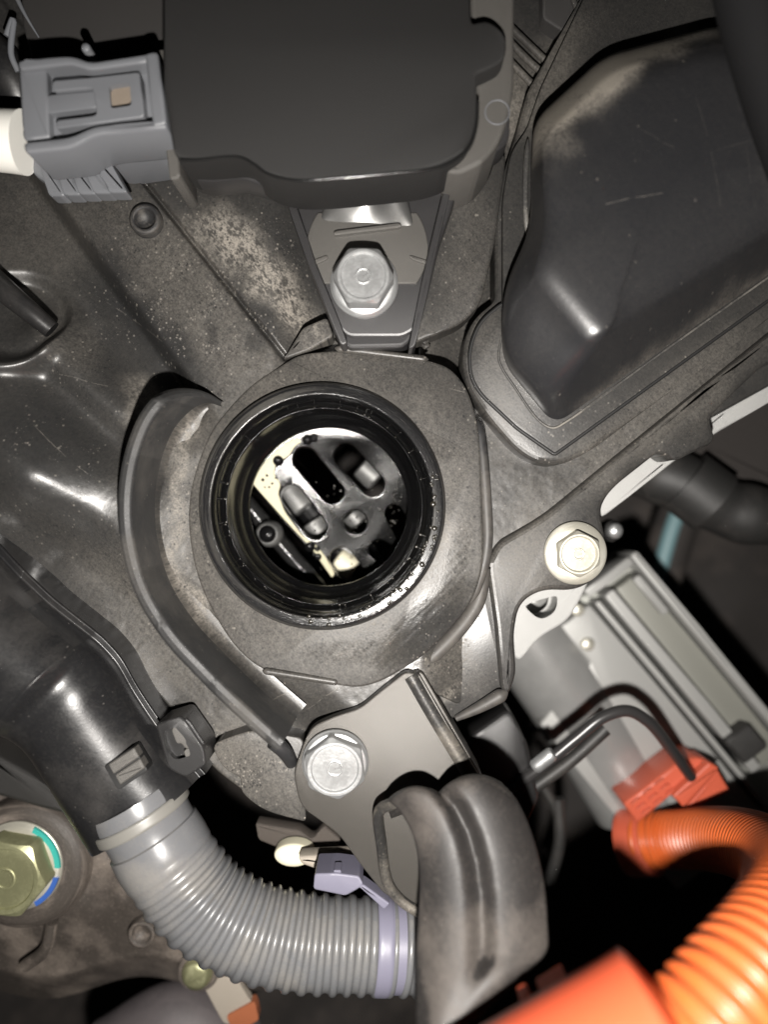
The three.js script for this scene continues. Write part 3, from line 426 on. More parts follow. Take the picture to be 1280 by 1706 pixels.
// ---------- bolts ----------
function bolt(name, label, px, py, h, o) {
  const t = thing(name, label, 'bolt', o.group ?? 'hex flange bolts');
  const [x, z] = W(px, py, h); t.position.set(x * U, h * U, z * U); t.rotation.set(o.tx ?? 0, o.turn ?? 0, o.tz ?? 0, 'XZY');
  const R = o.flange, a = o.apothem, ht = o.height ?? 44, mat = o.mat;
  const fl = part('flange', lathe([[0, 0], [R * 0.985, 0], [R, 2], [R, 5], [R * 0.985, 7], [R * 0.93, 8.5], [a * 1.08, o.cone ?? 15], [a * 0.6, o.cone ?? 15]], 0, 0, 0, 96), o.flangeMat ?? mat, t);
  const n = 120, hex = (q) => a / Math.cos(((q + Math.PI / 6) % (Math.PI / 3) + Math.PI / 3) % (Math.PI / 3) - Math.PI / 6), rc = a * 0.95, rows = [];
  const ring = (f) => Array.from({ length: n }, (_, i) => { const q = i / n * 2 * Math.PI, [r, y] = f(q); return new THREE.Vector3(r * Math.cos(q) * U, y * U, r * Math.sin(q) * U); });
  const soft = (q) => Math.min(hex(q), a * 1.125);
  rows.push(ring((q) => [soft(q), 6]), ring((q) => [soft(q), (ht - (soft(q) - rc) * 0.7) - 2]), ring((q) => [soft(q) - 0.9, ht - (soft(q) - rc) * 0.7 + 0.3]), ring(() => [rc, ht]), ring(() => [rc * 0.92, ht]), ring(() => [rc * 0.88, ht - 1]), ring(() => [rc * 0.84, ht - 5]), ring(() => [rc * 0.3, ht - 5]), ring(() => [0.01, ht - 5]));
  part('hex_head', toCreasedNormals(grid(rows, true).toNonIndexed(), 0.6), mat, t);
  part('head_mark', lathe([[a * 0.3, ht - 6], [a * 0.3, ht - 4], [a * 0.26, ht - 3.4], [a * 0.22, ht - 4], [a * 0.22, ht - 6]], 0, 0, 0, 32), mat, t);
  return [t, fl];
}
bolt('hex_bolt', 'bright zinc hex bolt holding the ear of the ignition coil above the filler neck', 607, 474, 38, { flange: 55, apothem: 42, turn: 0.5, mat: M.zinc, tx: 0.05, height: 56 });
bolt('hex_bolt', 'bright silver hex bolt in the steel bracket below the filler neck', 559, 1268, 12, { flange: 55, apothem: 46, turn: 0.12, mat: M.zinc, height: 34, tx: 0.07, tz: -0.03 });
bolt('hex_bolt', 'pale zinc hex bolt with a wide flange in the ear on the right', 958, 921, -36, { flange: 54, apothem: 35, turn: 0.05, mat: M.zincWarm, height: 32, tx: 0.02 });
{
  const [t, fl] = bolt('hex_bolt', 'large greenish hex bolt with teal and blue paint marks at the lower left', 32, 1440, -170, { flange: 84, apothem: 66, turn: 0.35, mat: M.zincYellow, flangeMat: M.zincWarm, height: 60, group: 'hex flange bolts' });
  const arc = (a0, a1, r0, r1) => { const ring = []; for (let i = 0; i <= 16; i++) { const q = lerp(a0, a1, i / 16); ring.push([r1 * Math.cos(q), r1 * Math.sin(q)]); } for (let i = 16; i >= 0; i--) { const q = lerp(a0, a1, i / 16), w = r0 + 3 * Math.sin(i * 1.7); ring.push([w * Math.cos(q), w * Math.sin(q)]); } return slabPlan(ring, 14, 5, 1.5, [], 2); };
  part('paint_mark', arc(-1.15 + 0.35, 0.02 + 0.35, 68, 82), M.teal, t, 'teal paint mark on the flange'); part('paint_mark', arc(0.25 + 0.35, 1.1 + 0.35, 68, 82), M.blue, t, 'blue paint mark on the flange');
}

// ---------- chamber on the right ----------
const ch = thing('breather_chamber', 'large smooth black plastic chamber bulging from the flange at the right', 'cover');
const flangePts = [[900, 150, 10], [878, 215, 10], [852, 252, 20], [838, 330, 20], [838, 505, 10], [800, 536, 30], [783, 580, 30], [784, 625, 30], [800, 655, 20], [862, 713, 10], [925, 757, 4], [1340, 458], [1420, 400], [1420, -60], [1000, -60]];
part('flange_bead', uvGrime(slabPlan(roundRing(toPlan([[880, 150, 10], [860, 225, 10], [826, 330, 20], [826, 500, 10], [788, 532, 30], [770, 580, 30], [776, 640, 30], [808, 690, 30], [868, 760, 40], [925, 780, 40], [985, 752, 30], [1340, 488], [1420, 430], [1420, -60], [1000, -60]], -14)), -14, -110, 9)), M.cover, ch);
part('flange', uvGrime(slab(flangePts, 2, -60, 2.5)), M.cover, ch);
part('flange_seam', (() => { const r = roundRing(toPlan(flangePts.slice(4, 12), 2)).slice(0, 64).map(([x, z]) => new THREE.Vector3(x * U, 0, z * U)); return tube(r, () => 3.4, 300, 8); })(), M.seam, ch);
part('chamber_shell', uvGrime(loft([
  { h: -2, pts: [[889, 215, 30], [1008, 104, 30], [1190, 54, 20], [1430, 60], [1430, 356], [1100, 590, 10], [925, 716, 30], [830, 602, 40], [846, 480, 40], [887, 385, 30], [888, 290]] },
  { h: 6, pts: [[890, 212, 30], [1008, 101, 30], [1190, 52, 20], [1430, 58], [1430, 350], [1097, 584, 10], [924, 706, 30], [834, 598, 40], [845, 480, 40], [887, 385, 30], [888, 288]] },
  { h: 72, pts: [[890, 200, 30], [1008, 92, 30], [1190, 44, 20], [1430, 48], [1430, 322], [1078, 555, 20], [922, 668, 40], [838, 582, 50], [840, 482, 40], [886, 380, 40], [886, 280]] },
  { h: 128, pts: [[902, 222, 30], [1018, 112, 30], [1185, 66, 20], [1430, 70], [1430, 300], [1064, 528, 30], [972, 598, 30], [884, 494, 30], [880, 458, 50], [904, 380, 50], [900, 300]] },
  { h: 146, pts: [[914, 236, 30], [1030, 126, 30], [1182, 82, 20], [1430, 86], [1430, 282], [1056, 510, 40], [992, 578, 28], [899, 466, 28], [894, 442, 50], [914, 376, 50], [908, 312]] },
  { h: 156, pts: [[930, 255, 30], [1044, 146, 30], [1180, 100, 20], [1430, 108], [1430, 262], [1046, 486, 50], [1012, 556, 28], [920, 446, 28], [920, 420, 50], [934, 370, 50], [926, 320]] },
  { h: 161, pts: [[960, 290, 30], [1064, 176, 30], [1180, 128, 20], [1430, 136], [1430, 240], [1050, 446, 60], [1026, 510, 60], [956, 424, 60], [954, 404, 60], [962, 370, 50], [954, 330]] },
], 7, 8, 8, 5), CHAMBER), M.chamber, ch);

part('base_line', tube([[1430, 357], [1260, 477], [1100, 590], [1000, 663], [945, 702], [922, 713], [900, 702], [860, 648], [832, 600], [836, 560]].map(([x, y]) => P(x, y, 3)), () => 2.2, 200, 8), M.coilDust, ch);
part('edge_strip', tube([P(880, 232, 20), P(876, 300, 26), P(876, 350, 26), P(880, 396, 16)], (s, u) => 4.5 * Math.sqrt(clamp(Math.min(u, 1 - u) * 8, 0.05, 1)), 30, 12), M.coilDust, ch);

// ---------- ignition coil ----------
const coil = thing('ignition_coil', 'black ignition coil with a flat potted top and a bolted ear, top centre', 'ignition coil');
const coilTop = [[272, -60], [272, 150, 10], [290, 262, 14], [330, 266, 8], [408, 260, 18], [440, 288, 24], [490, 301, 30], [560, 298, 20], [725, 281, 40], [782, 248, 50], [797, 190, 30], [793, 122, 6], [806, 118, 8], [842, 100, 26], [846, 60, 26], [815, 32, 20], [786, 40, 8], [780, -60]];
part('potted_top', slab(coilTop, 168, 60, 4), M.coilTop, coil);
part('coil_body', slab([[276, -60], [276, 150, 10], [296, 268, 10], [312, 290, 12], [336, 302, 12], [405, 296, 10], [440, 308, 20], [490, 320, 10], [560, 316, 10], [740, 294, 30], [800, 262, 40], [850, 240, 20], [852, -60]], 104, 44, 6), M.coil, coil);
part('side_flange', slab([[785, -60], [785, 60], [797, 190, 30], [775, 262, 30], [738, 284, 10], [765, 290, 10], [808, 270, 30], [842, 222, 30], [857, 150, 20], [858, -60]], 132, -30, 6), M.coilDust, coil);
{ const [x, z] = W(829, 187, 132); const r = new THREE.TorusGeometry(18 * U, 0.9 * U, 8, 48); r.rotateX(Math.PI / 2); r.translate(x * U, 132 * U, z * U); part('mould_mark', r, M.grey, coil); }
// ear
part('ear_wall', uvGrime(slab([[742, 300], [845, 250, 20], [840, 300, 30], [824, 410, 20], [802, 505, 20], [770, 540, 20], [690, 572], [712, 440]], -8, -60, 6)), M.cover, coil);
part('case_rim', tube([[300, 266], [330, 266], [400, 262], [424, 274], [445, 289], [490, 300], [560, 297], [640, 290], [725, 280], [760, 266], [782, 246], [794, 210], [796, 170]].map(([x, y]) => P(x, y, 167)), () => 2.6, 160, 10), M.rim, coil);
part('ear', slab([[470, 300, 8], [770, 300, 8], [735, 400], [700, 545, 26], [672, 562, 10], [580, 562, 10], [556, 540, 20], [520, 420]], 36, -50, 6), M.coil, coil);
for (const [a, b, c] of [[[478, 318], [520, 440], [572, 572]], [[748, 306], [716, 440], [684, 578]]]) part('ear_rim', slab([[a[0] - 7, a[1]], [a[0] + 7, a[1] - 4], [b[0] + 7, b[1]], [c[0] + 8, c[1]], [c[0] - 4, c[1] + 4], [b[0] - 7, b[1]]], 56, -60, 3), M.coil, coil);
part('ear_end', slab([[566, 540, 8], [586, 549], [668, 544], [690, 534, 8], [686, 566, 10], [672, 578, 8], [580, 580, 8], [568, 566, 10]], 30, -60, 6), M.coil, coil);
{
  const [x, z] = W(612, 412, 44), seat = [];
  for (let i = 0; i <= 24; i++) { const q = lerp(-0.62, 0.62, i / 24); seat.push([x + 98 * Math.cos(q), z + 98 * Math.sin(q)]); }
  for (let i = 0; i <= 24; i++) { const q = lerp(-0.62, 0.62, i / 24) + Math.PI; seat.push([x + 98 * Math.cos(q), z + 98 * Math.sin(q)]); }
  part('seat_disc', slabPlan(seat, 41, 20, 2), M.seat, coil);
  part('seat_step', slab([[556, 384], [668, 370], [670, 378], [556, 392]], 52, 30, 3), M.seat, coil);
  const rows = [];
  for (let k = 0; k <= 26; k++) { const t = k / 26, row = []; for (let i = 0; i <= 36; i++) { const q = i / 36 * Math.PI, r = lerp(50, 66, t), y = 38 + 62 * (1 - t) * Math.pow(Math.sin(q), 0.5) * (1 - 0.4 * Math.exp(-(((q - Math.PI / 2) / 0.45) ** 2))), [bx, bz] = W(612 - r * 1.2 * Math.cos(q), lerp(285, 378, t) - 5 * Math.cos(q), y); row.push(new THREE.Vector3(bx * U, y * U, bz * U)); } rows.push(row); }
  part('neck_fillet', grid(rows, false), M.satinGloss, coil);
  part('gusset', [slab([[478, 330], [512, 318], [514, 326], [480, 340]], 60, 20, 2), slab([[690, 312], [744, 303], [744, 311], [692, 318]], 60, 20, 2)], M.coilDust, coil);
  part('seat_lug', [slab([[514, 436], [545, 424], [547, 431], [518, 444]], 46, 30, 2), slab([[682, 424], [714, 434], [712, 441], [684, 431]], 46, 30, 2)], M.coilDust, coil);
}
part('coil_socket', slab([[256, 82], [284, 80], [300, 296], [282, 300]], 92, -20, 4), M.coilDust, coil);
// dark plate behind the connector
const rear = thing('rear_panel', 'flat dark panel behind the grey connector at the top left', 'panel');
part('panel', slab([[30, -80], [284, -80], [284, 120], [60, 130], [36, 40, 10]], 22, -60, 5), M.rearP, rear);
part('panel_edge', tube([P(20, -20, 20), P(40, 22, 26), P(64, 62, 24)], (s, u) => 5 * (1 - u * 0.8), 16, 10), M.grey, rear);
const bh = thing('black_hose', 'glossy black hose ending at the upper left behind the connector', 'hose');
part('hose_wall', tube([P(-60, 70, -20), P(0, 110, -10), P(30, 160, -30), P(10, 230, -60)], () => 40, 30, 24), M.satin, bh);
part('hose_rim', tube([P(10, 60, 24), P(22, 30, 26), P(18, 90, 20), P(30, 120, 12)], () => 5, 24, 10), M.grey, bh);
tag(part('pale_pipe', tube([P(-30, -60, -80), P(-8, 0, -80), P(-2, 60, -90)], () => 26, 16, 24), M.collarDirty), 'beige pipe end at the top left corner', 'pipe');

// ---------- connector ----------
const con = thing('wire_connector', 'grey plastic wire connector plugged into the ignition coil, with a dirty latch window', 'connector');
part('housing', slab([[30, 108, 8], [92, 100, 12], [150, 100, 12], [262, 88, 8], [278, 206, 8], [150, 226], [40, 238, 10]], 128, 0, 5), M.grey, con);
part('rear_block', slab([[30, 112, 5], [76, 108, 4], [82, 228, 4], [38, 234, 8]], 146, 100, 4), M.grey, con);
part('frame_rail', slab([[28, 100, 8], [90, 93, 14], [122, 92, 14], [150, 103, 10], [262, 86, 6], [264, 100, 4], [150, 116, 8], [118, 106, 8], [30, 116, 8]], 156, 100, 5), M.grey, con);
part('frame_rail', slab([[36, 236, 8], [116, 227, 14], [156, 208, 14], [276, 198, 6], [278, 212, 6], [158, 224, 14], [118, 246, 14], [40, 254, 8]], 156, 60, 6), M.grey, con);
part('cross_bar', slab([[240, 88, 6], [262, 84, 8], [277, 206, 8], [254, 210, 4]], 158, 90, 5), M.grey, con);
part('side_skirt', slab([[156, 212, 10], [276, 202, 8], [285, 234, 8], [176, 250, 8], [150, 242]], 98, -30, 6), M.grey, con);
part('latch_tongue', slab([[76, 158], [180, 149], [182, 176], [77, 189]], 144, 110, 2), M.grey, con);
part('latch_frame', slab([[86, 134, 6], [154, 128], [232, 119, 5], [240, 194, 6], [160, 205], [92, 214, 6], [92, 200], [158, 192], [160, 186], [154, 150], [152, 146], [86, 152]], 150, 112, 2.5, [[[178, 140], [218, 134], [222, 178], [182, 184]]]), M.grey, con);
part('latch_window', slab([[176, 138], [220, 132], [224, 180], [180, 186]], 136, 112, 2), M.dirt, con, 'dirty tan latch window');
part('top_nub', lathe([[7, 0], [7, 22], [5, 25], [0, 26]], ...(() => { const [x, z] = W(148, 88, 110); return [x, 100, z]; })(), 24), M.grey, con);
for (let i = 0; i < 5; i++) { const x = 62 + i * 23, y = 268 - i * 1.5, h = 40 + i * 7; part('grip_rib', slab([[x, y, 5], [x + 25, y - 2, 5], [x + 46 + i * 3, y + 58, 7], [x + 18 + i * 2, y + 58, 7]], h, h - 34, 5), M.grey, con); }
part('grip_web', slab([[40, 240, 8], [180, 250, 8], [184, 300, 8], [100, 316, 14], [52, 290, 14]], 30, 4, 8), M.grey, con);
const slv = thing('white_sleeve', 'bright white sleeve on the wires behind the grey connector', 'sleeve');
part('sleeve', tube([P(-80, 232, 60), P(-20, 234, 62), P(20, 236, 64), P(40, 238, 64)], (s, u) => 42 + 6 * u, 20, 32), M.white, slv);

// ---------- bracket with its hook ----------
const br = thing('lifting_bracket', 'grey steel lifting bracket with a bolted plate and a ribbed curled hook, bottom centre', 'bracket');
part('plate', slab([[505, 1240, 10], [520, 1210, 14], [556, 1194, 14], [600, 1180, 14], [636, 1150, 10], [676, 1119, 8], [700, 1124, 4], [776, 1262, 4], [800, 1330], [800, 1530], [700, 1516, 8], [640, 1490, 10], [600, 1440, 14], [566, 1392, 16], [540, 1372, 16], [500, 1344, 20], [488, 1290, 20]], 10, -14, 2.5), M.bracket, br);
part('folded_edge', tube([P(684, 1124, 0), P(716, 1180, 0), P(752, 1240, 0), P(800, 1320, 0)], (s, u, a) => 15, 30, 24), M.bracket, br);
part('folded_skirt', slab([[688, 1118, 6], [704, 1120, 6], [812, 1310], [800, 1320]], 2, -110, 2), M.bracket, br);
part('cover_boss', uvGrime(slab([[350, 1240, 20], [420, 1215, 20], [505, 1230, 10], [510, 1370], [440, 1352, 30], [400, 1320, 20], [402, 1296, 10], [372, 1282, 20]], -10, -80, 3)), M.cover, cover);
{
  // the curled strip: from its free end over the plate, forwards and up towards the camera
  const st = [ // left x,y | right x,y | height of the crests | depth of the middle groove
    [652, 1352, 842, 1318, 60, 26], [645, 1330, 838, 1300, 108, 26], [648, 1330, 842, 1302, 138, 25], [668, 1352, 862, 1330, 156, 25], [688, 1392, 882, 1374, 170, 24], [698, 1440, 898, 1424, 186, 22], [700, 1490, 909, 1480, 206, 20], [697, 1545, 913, 1535, 228, 20], [694, 1600, 912, 1585, 250, 18], [694, 1660, 880, 1622, 270, 2], [694, 1730, 800, 1700, 288, 0], [696, 1790, 770, 1780, 300, 0]];
  const N = 48, top = [], bot = [];
  for (let k = 0; k < st.length - 1; k++) for (let s = 0; s < 7; s++) {
    const t = s / 7, c = [0, 1, 2, 3, 4, 5].map((q) => { const g = (m) => st[clamp(m, 0, st.length - 1)][q], a = g(k - 1), b = g(k), d = g(k + 1), e = g(k + 2); return 0.5 * (2 * b + (d - a) * t + (2 * a - 5 * b + 4 * d - e) * t * t + (3 * b - a - 3 * d + e) * t * t * t); });
    const A = [], B = [];
    for (let i = 0; i <= N; i++) {
      const v = i / N, edge = 1 - Math.pow(Math.abs(v * 2 - 1), 3.2), groove = Math.exp(-(((v - 0.43 - 0.009 * k) / 0.075) ** 2));
      const h = c[4] - 34 * (1 - edge) - c[5] * groove, bulge = k < 4 ? -(26 * Math.abs(Math.sin(Math.PI * clamp(v < 0.43 ? v / 0.43 : (v - 0.43) / 0.57))) ** 0.7 - 10) * sst(4, 1, k + t) * (v > 0.43 ? 1.1 : 0.75) : 0;
      const p = P(lerp(c[0], c[2], v), lerp(c[1], c[3], v) + bulge, h);
      A.push(p); B.push(p.clone().add(new THREE.Vector3(0, -14 * U, (k < 2 ? 10 : 2) * U)));
    }
    top.push(A); bot.push(B);
  }
  const rows = top.map((a, k) => [...a, ...bot[k].slice().reverse()]);
  part('hook', grid(rows, true, [[0, 1], [rows.length - 1, -1]]), M.hook, br);
  part('hook_rim', tube([P(655, 1338, 92), P(632, 1352, 62), P(636, 1410, 30), P(646, 1470, 20), P(664, 1496, 16), P(704, 1522, 14), P(760, 1540, 10)], () => 9, 60, 12), M.bracket, br);
}

// ---------- wire duct and grey corrugated tube ----------
const duct = thing('wire_duct', 'black plastic elbow duct guiding the grey corrugated tube at the lower left', 'wire duct');
{
  const st = [ // left | right (photo) | crown | edge height
    [-220, 1090, -90, 820, 150, 30], [-160, 1120, -30, 872, 152, 28], [-110, 1160, 35, 940, 150, 26], [-100, 1168, 45, 950, 149, 25], [-82, 1178, 62, 966, 126, 24], [-50, 1190, 95, 997, 121, 20], [0, 1217, 152, 1042, 119, 13], [10, 1223, 163, 1051, 117, 12], [26, 1236, 178, 1064, 93, 9], [50, 1256, 205, 1095, 89, 4], [80, 1300, 232, 1142, 80, -4], [105, 1342, 268, 1196, 72, -10], [128, 1382, 306, 1244, 64, -14], [151, 1421, 345, 1286, 58, -18]];
  const N = 40, rows = [];
  for (let k = 0; k < st.length; k++) for (let s = 0; s < (k === st.length - 1 ? 1 : 6); s++) {
    const t = s / 6, c = [0, 1, 2, 3, 4, 5].map((q) => { const g = (m) => st[clamp(m, 0, st.length - 1)][q], a = g(k - 1), b = g(k), d = g(k + 1), e = g(k + 2); return 0.5 * (2 * b + (d - a) * t + (2 * a - 5 * b + 4 * d - e) * t * t + (3 * b - a - 3 * d + e) * t * t * t); });
    const row = [], L = P(c[0], c[1], c[5]), R = P(c[2], c[3], c[5]);
    row.push(L.clone().setY((c[5] - 70) * U));
    for (let i = 0; i <= N; i++) { const v = i / N, w = clamp((v - 0.02) / 0.9), q = Math.pow(clamp(1 - Math.pow(Math.abs(2 * w - 1), 2.5)), 0.6); const p = L.clone().lerp(R, v); p.y = (c[5] + (c[4] - c[5]) * (v > 0.93 ? 0 : q) + (v > 0.955 ? 5 : 0)) * U; row.push(p); }
    row.push(R.clone().setY((c[5] - 70) * U));
    rows.push(row);
  }
  part('duct_shell', grid(rows, false), M.satin, duct);
  const end = rows[rows.length - 1], mid = end.map((v) => new THREE.Vector3(v.x, -90 * U, v.z));
  part('end_wall', grid([end, end.map((v, i) => v.clone().lerp(mid[i], 0.5)), mid], false), M.satin, duct);
  // clip on the right, slot window, latch on the left
  part('clip_floor', slab([[266, 1214], [298, 1202], [326, 1248], [322, 1270], [292, 1276], [272, 1250]], 18, -20, 3), M.satin, duct);
  const cl = part('clip', slab([[258, 1206, 6], [302, 1192, 8], [340, 1246, 10], [344, 1274, 6], [310, 1296, 6], [278, 1282, 14]], 40, -40, 4, [[[268, 1216], [294, 1206], [318, 1244], [322, 1262], [288, 1272, 14], [272, 1246]]]), M.satin, duct);
  part('clip_tongue', slab([[284, 1214], [300, 1204], [322, 1240], [310, 1250], [302, 1238], [294, 1240]], 39, 0, 2), M.coilDust, cl);
  part('clip_tongue', slab([[304, 1250], [322, 1244], [332, 1258], [312, 1270]], 39, 0, 2), M.coilDust, cl);
  part('clip_bar', slab([[306, 1196], [314, 1198], [342, 1240], [336, 1244]], 48, 0, 3), M.satin, cl);
  const win = part('slot_window', slab([[172, 1276, 5], [222, 1244, 5], [246, 1284, 5], [196, 1318, 8]], 71, 40, 2), M.seam, duct);
  for (const o of [[0, 0], [11, 18]]) part('window_bar', slab([[179 + o[0], 1274 + o[1], 3], [222 + o[0] * 0.9, 1246 + o[1], 3], [231 + o[0] * 0.9, 1262 + o[1], 3], [188 + o[0], 1291 + o[1], 3]], 76, 50, 4), M.coilDust, win);
  const lt = part('side_latch', slab([[95, 1330, 4], [112, 1318, 4], [134, 1358, 5], [122, 1374, 4]], 46, -30, 3), M.seam, duct);
  part('latch_bar', [slab([[100, 1326], [113, 1318], [120, 1332], [114, 1336], [108, 1331]], 52, 20, 2), slab([[120, 1338], [126, 1336], [135, 1356], [128, 1360]], 52, 20, 2)], M.coilDust, lt);
}
const gt = thing('corrugated_tube', 'grey plastic corrugated tube curving from the black duct under the bracket', 'corrugated tube');
{
  const pts = [P(222, 1328, 0), P(250, 1380, 0), P(289, 1444, 0), P(344, 1508, 0), P(420, 1550, -2), P(500, 1568, -8), P(590, 1573, -14), P(660, 1576, -20), P(760, 1582, -30)];
  part('tube_wall', tube(pts, (s, u, a) => {
    const k = sst(100, 190, s), ph = (s - 90) / 23.5 * 2 * Math.PI + 0.25 * Math.sin(a * 1.0 + 0.5), w = Math.sin(ph);
    return 79 - 8 * u + k * 3.9 * Math.sign(w) * Math.pow(Math.abs(w), 0.6) * (1 - 0.25 * Math.sin(a * 2)) + (1 - k) * 1.2 * Math.sin(s / 13) - (s < 70 ? 4 : 0);
  }, 620, 64), M.tubeGrey, gt);
  part('collar', tube([P(233, 1349, 0), P(242, 1366, 0)], (s, u) => 81 - 2 * Math.pow(Math.abs(2 * u - 1), 8), 12, 48), M.collar, gt);
}
const clampT = thing('tube_clamp', 'lavender plastic clamp around the grey corrugated tube beside the hook', 'clamp');
{
  const c = P(636, 1573, -16), d = P(665, 1574, -20).sub(P(600, 1572, -14)).normalize();
  part('band', tube([c.clone().addScaledVector(d, -13 * U), c.clone().addScaledVector(d, 13 * U)], (s, u) => 77 - 2 * Math.pow(Math.abs(2 * u - 1), 6), 10, 72), M.lavender, clampT);
  part('inner_band', tube([c.clone().addScaledVector(d, 8 * U), c.clone().addScaledVector(d, 34 * U)], () => 72.5, 10, 72), M.lavender, clampT);
  part('clamp_head', slab([[524, 1456, 5], [560, 1455, 3], [598, 1460, 4], [606, 1474, 5], [596, 1482, 3], [576, 1493, 5], [522, 1482, 5]], 34, -40, 3), M.lavender, clampT);
  part('clamp_tail', slab([[556, 1450, 2], [568, 1450, 2], [569, 1458], [556, 1458]], 30, 0, 2), M.lavender, clampT);
  part('strap_end', slab([[594, 1474, 4], [606, 1474, 4], [650, 1506, 4], [640, 1516, 4]], 24, -10, 3), M.lavender, clampT);
}

// ---------- lower left ----------
const blk = thing('engine_block', 'rough dark casting under the duct and the grey tube at the lower left', 'engine block');
{
  const g0 = (px, py) => { let h = -215 + 24 * (fbm(px / 90, py / 90, 3) - 0.5); h -= 60 * sst(1520, 1640, py + 0.12 * px); h -= 40 * sst(300, 120, py - 1100); return h; };
  const rows = []; for (let j = 0; j <= 90; j++) { const row = []; for (let i = 0; i <= 110; i++) { const py0 = lerp(1150, 1650, j / 90), px = -120 + i / 110 * (310 + (py0 > 1420 ? (py0 - 1420) * 1.9 : 0)), py = py0 + j / 90 * (16 * Math.sin(px / 50) - 0.03 * px); row.push(P(px, py, g0(px, py) - (j > 84 ? (j - 84) * 14 : 0))); } rows.push(row); }
  part('casting', grid(rows, false), M.casting, blk);
  const [x, z] = W(40, 1440, -190); part('bolt_boss', lathe([[128, -110], [124, -20], [116, -4], [100, 2], [60, 4], [0, 4]], x, -175, z, 72), M.casting, blk);
  const [x2, z2] = W(236, 1556, -210); part('dowel_boss', lathe([[28, -20], [27, 4], [22, 8], [17, 4], [14, -6], [0, -8]], x2, -212, z2, 40), M.casting, blk);
  part('block_rib', tube([P(86, 1536, -200), P(76, 1580, -205), P(40, 1610, -220)], () => 12, 20, 14), M.casting, blk);
  part('dark_strip', slab([[-60, 1230], [40, 1285], [110, 1330], [120, 1360], [60, 1345], [-60, 1310]], -160, -300, 8), M.rubber, blk);
}
const lowb = thing('small_bolt', 'small brass coloured bolt below the grey tube', 'bolt');
{ const [x, z] = W(328, 1622, -260); part('bolt_head', lathe([[31, -20], [31, 0], [27, 10], [18, 15], [0, 17]], x, -260, z, 40), M.zincYellow, lowb); part('bolt_washer', lathe([[42, -20], [42, -8], [40, -5], [20, -5]], x, -260, z, 40), M.casting, lowb); }
const strap = thing('metal_strap', 'pale metal strap with a rusty end at the bottom edge', 'strap');
part('strap_bar', slab([[336, 1640, 6], [388, 1622, 6], [432, 1690, 10], [400, 1712, 10], [372, 1706]], -290, -310, 3), M.collarDirty, strap);
part('rusty_end', slab([[376, 1694, 8], [424, 1668, 8], [432, 1700, 8], [390, 1725, 8]], -284, -312, 3), M.rust, strap);
tag(part('blurred_pipe', tube([P(180, 1760, -420), P(300, 1700, -420), P(400, 1760, -430)], () => 80, 20, 24), M.greyHose), 'dull grey pipe at the very bottom left of the frame', 'pipe');
const gap = thing('cable_plug', 'cream oval plug in the gap above the grey tube', 'plug');
part('plug_face', (() => { const [x, z] = W(490, 1421, -120); const g = lathe([[34, -30], [34, -4], [31, 2], [20, 5], [0, 6]], 0, 0, 0, 40); g.scale(1.05, 1, 0.62); g.translate(x * U, -110 * U, z * U); return g; })(), M.cream, gap);
const lug = thing('metal_lug', 'dull metal lug with a tan edge in the gap beside the cream plug', 'lug');
part('lug_bar', slab([[496, 1428, 6], [590, 1424, 4], [600, 1450], [530, 1450, 6], [502, 1440, 6]], -60, -100, 5), M.collarDirty, lug);
part('lug_plate', slab([[425, 1372, 6], [500, 1385, 6], [520, 1400, 8], [540, 1376], [568, 1400, 6], [560, 1420], [470, 1416, 10], [430, 1400]], -150, -190, 4), M.casting, lug);

// ---------- right side below the rail ----------
const head = thing('cylinder_head', 'pale cast aluminium cylinder head edge showing under the valve cover rail', 'cylinder head');
part('gasket_face', slab([[1000, 862, 4], [1002, 826, 16], [1040, 790], [1160, 700], [1310, 600], [1310, 655], [1200, 718], [1130, 764], [1010, 858, 10]], -128, -220, 4), M.alu, head);
part('lower_flange', slab([[830, 985], [880, 960], [985, 962, 10], [968, 1000, 20], [948, 1034, 20], [900, 1062, 20], [866, 1102, 10], [840, 1080]], -130, -200, 5, [[[880, 1000, 20], [935, 985, 20], [932, 1022, 24], [900, 1040, 24], [868, 1012, 20]]]), M.alu, head);
part('port_wall', (() => { const [x, z] = W(902, 1012, -130); return lathe([[42, -2], [38, -20], [36, -90], [34, -120], [0, -122]], x, -134, z, 40); })(), M.aluSmooth, head);
const mot = thing('motor_housing', 'smooth grey rounded metal housing beside the valve cover at the right', 'housing');
part('housing', tube([P(840, 1000, -560), P(905, 1090, -560), P(980, 1200, -565), P(1060, 1330, -570)], () => 112, 20, 64), M.aluSmooth, mot);
const mod = thing('inverter_case', 'silver ridged metal case lying below the engine at the right', 'case');
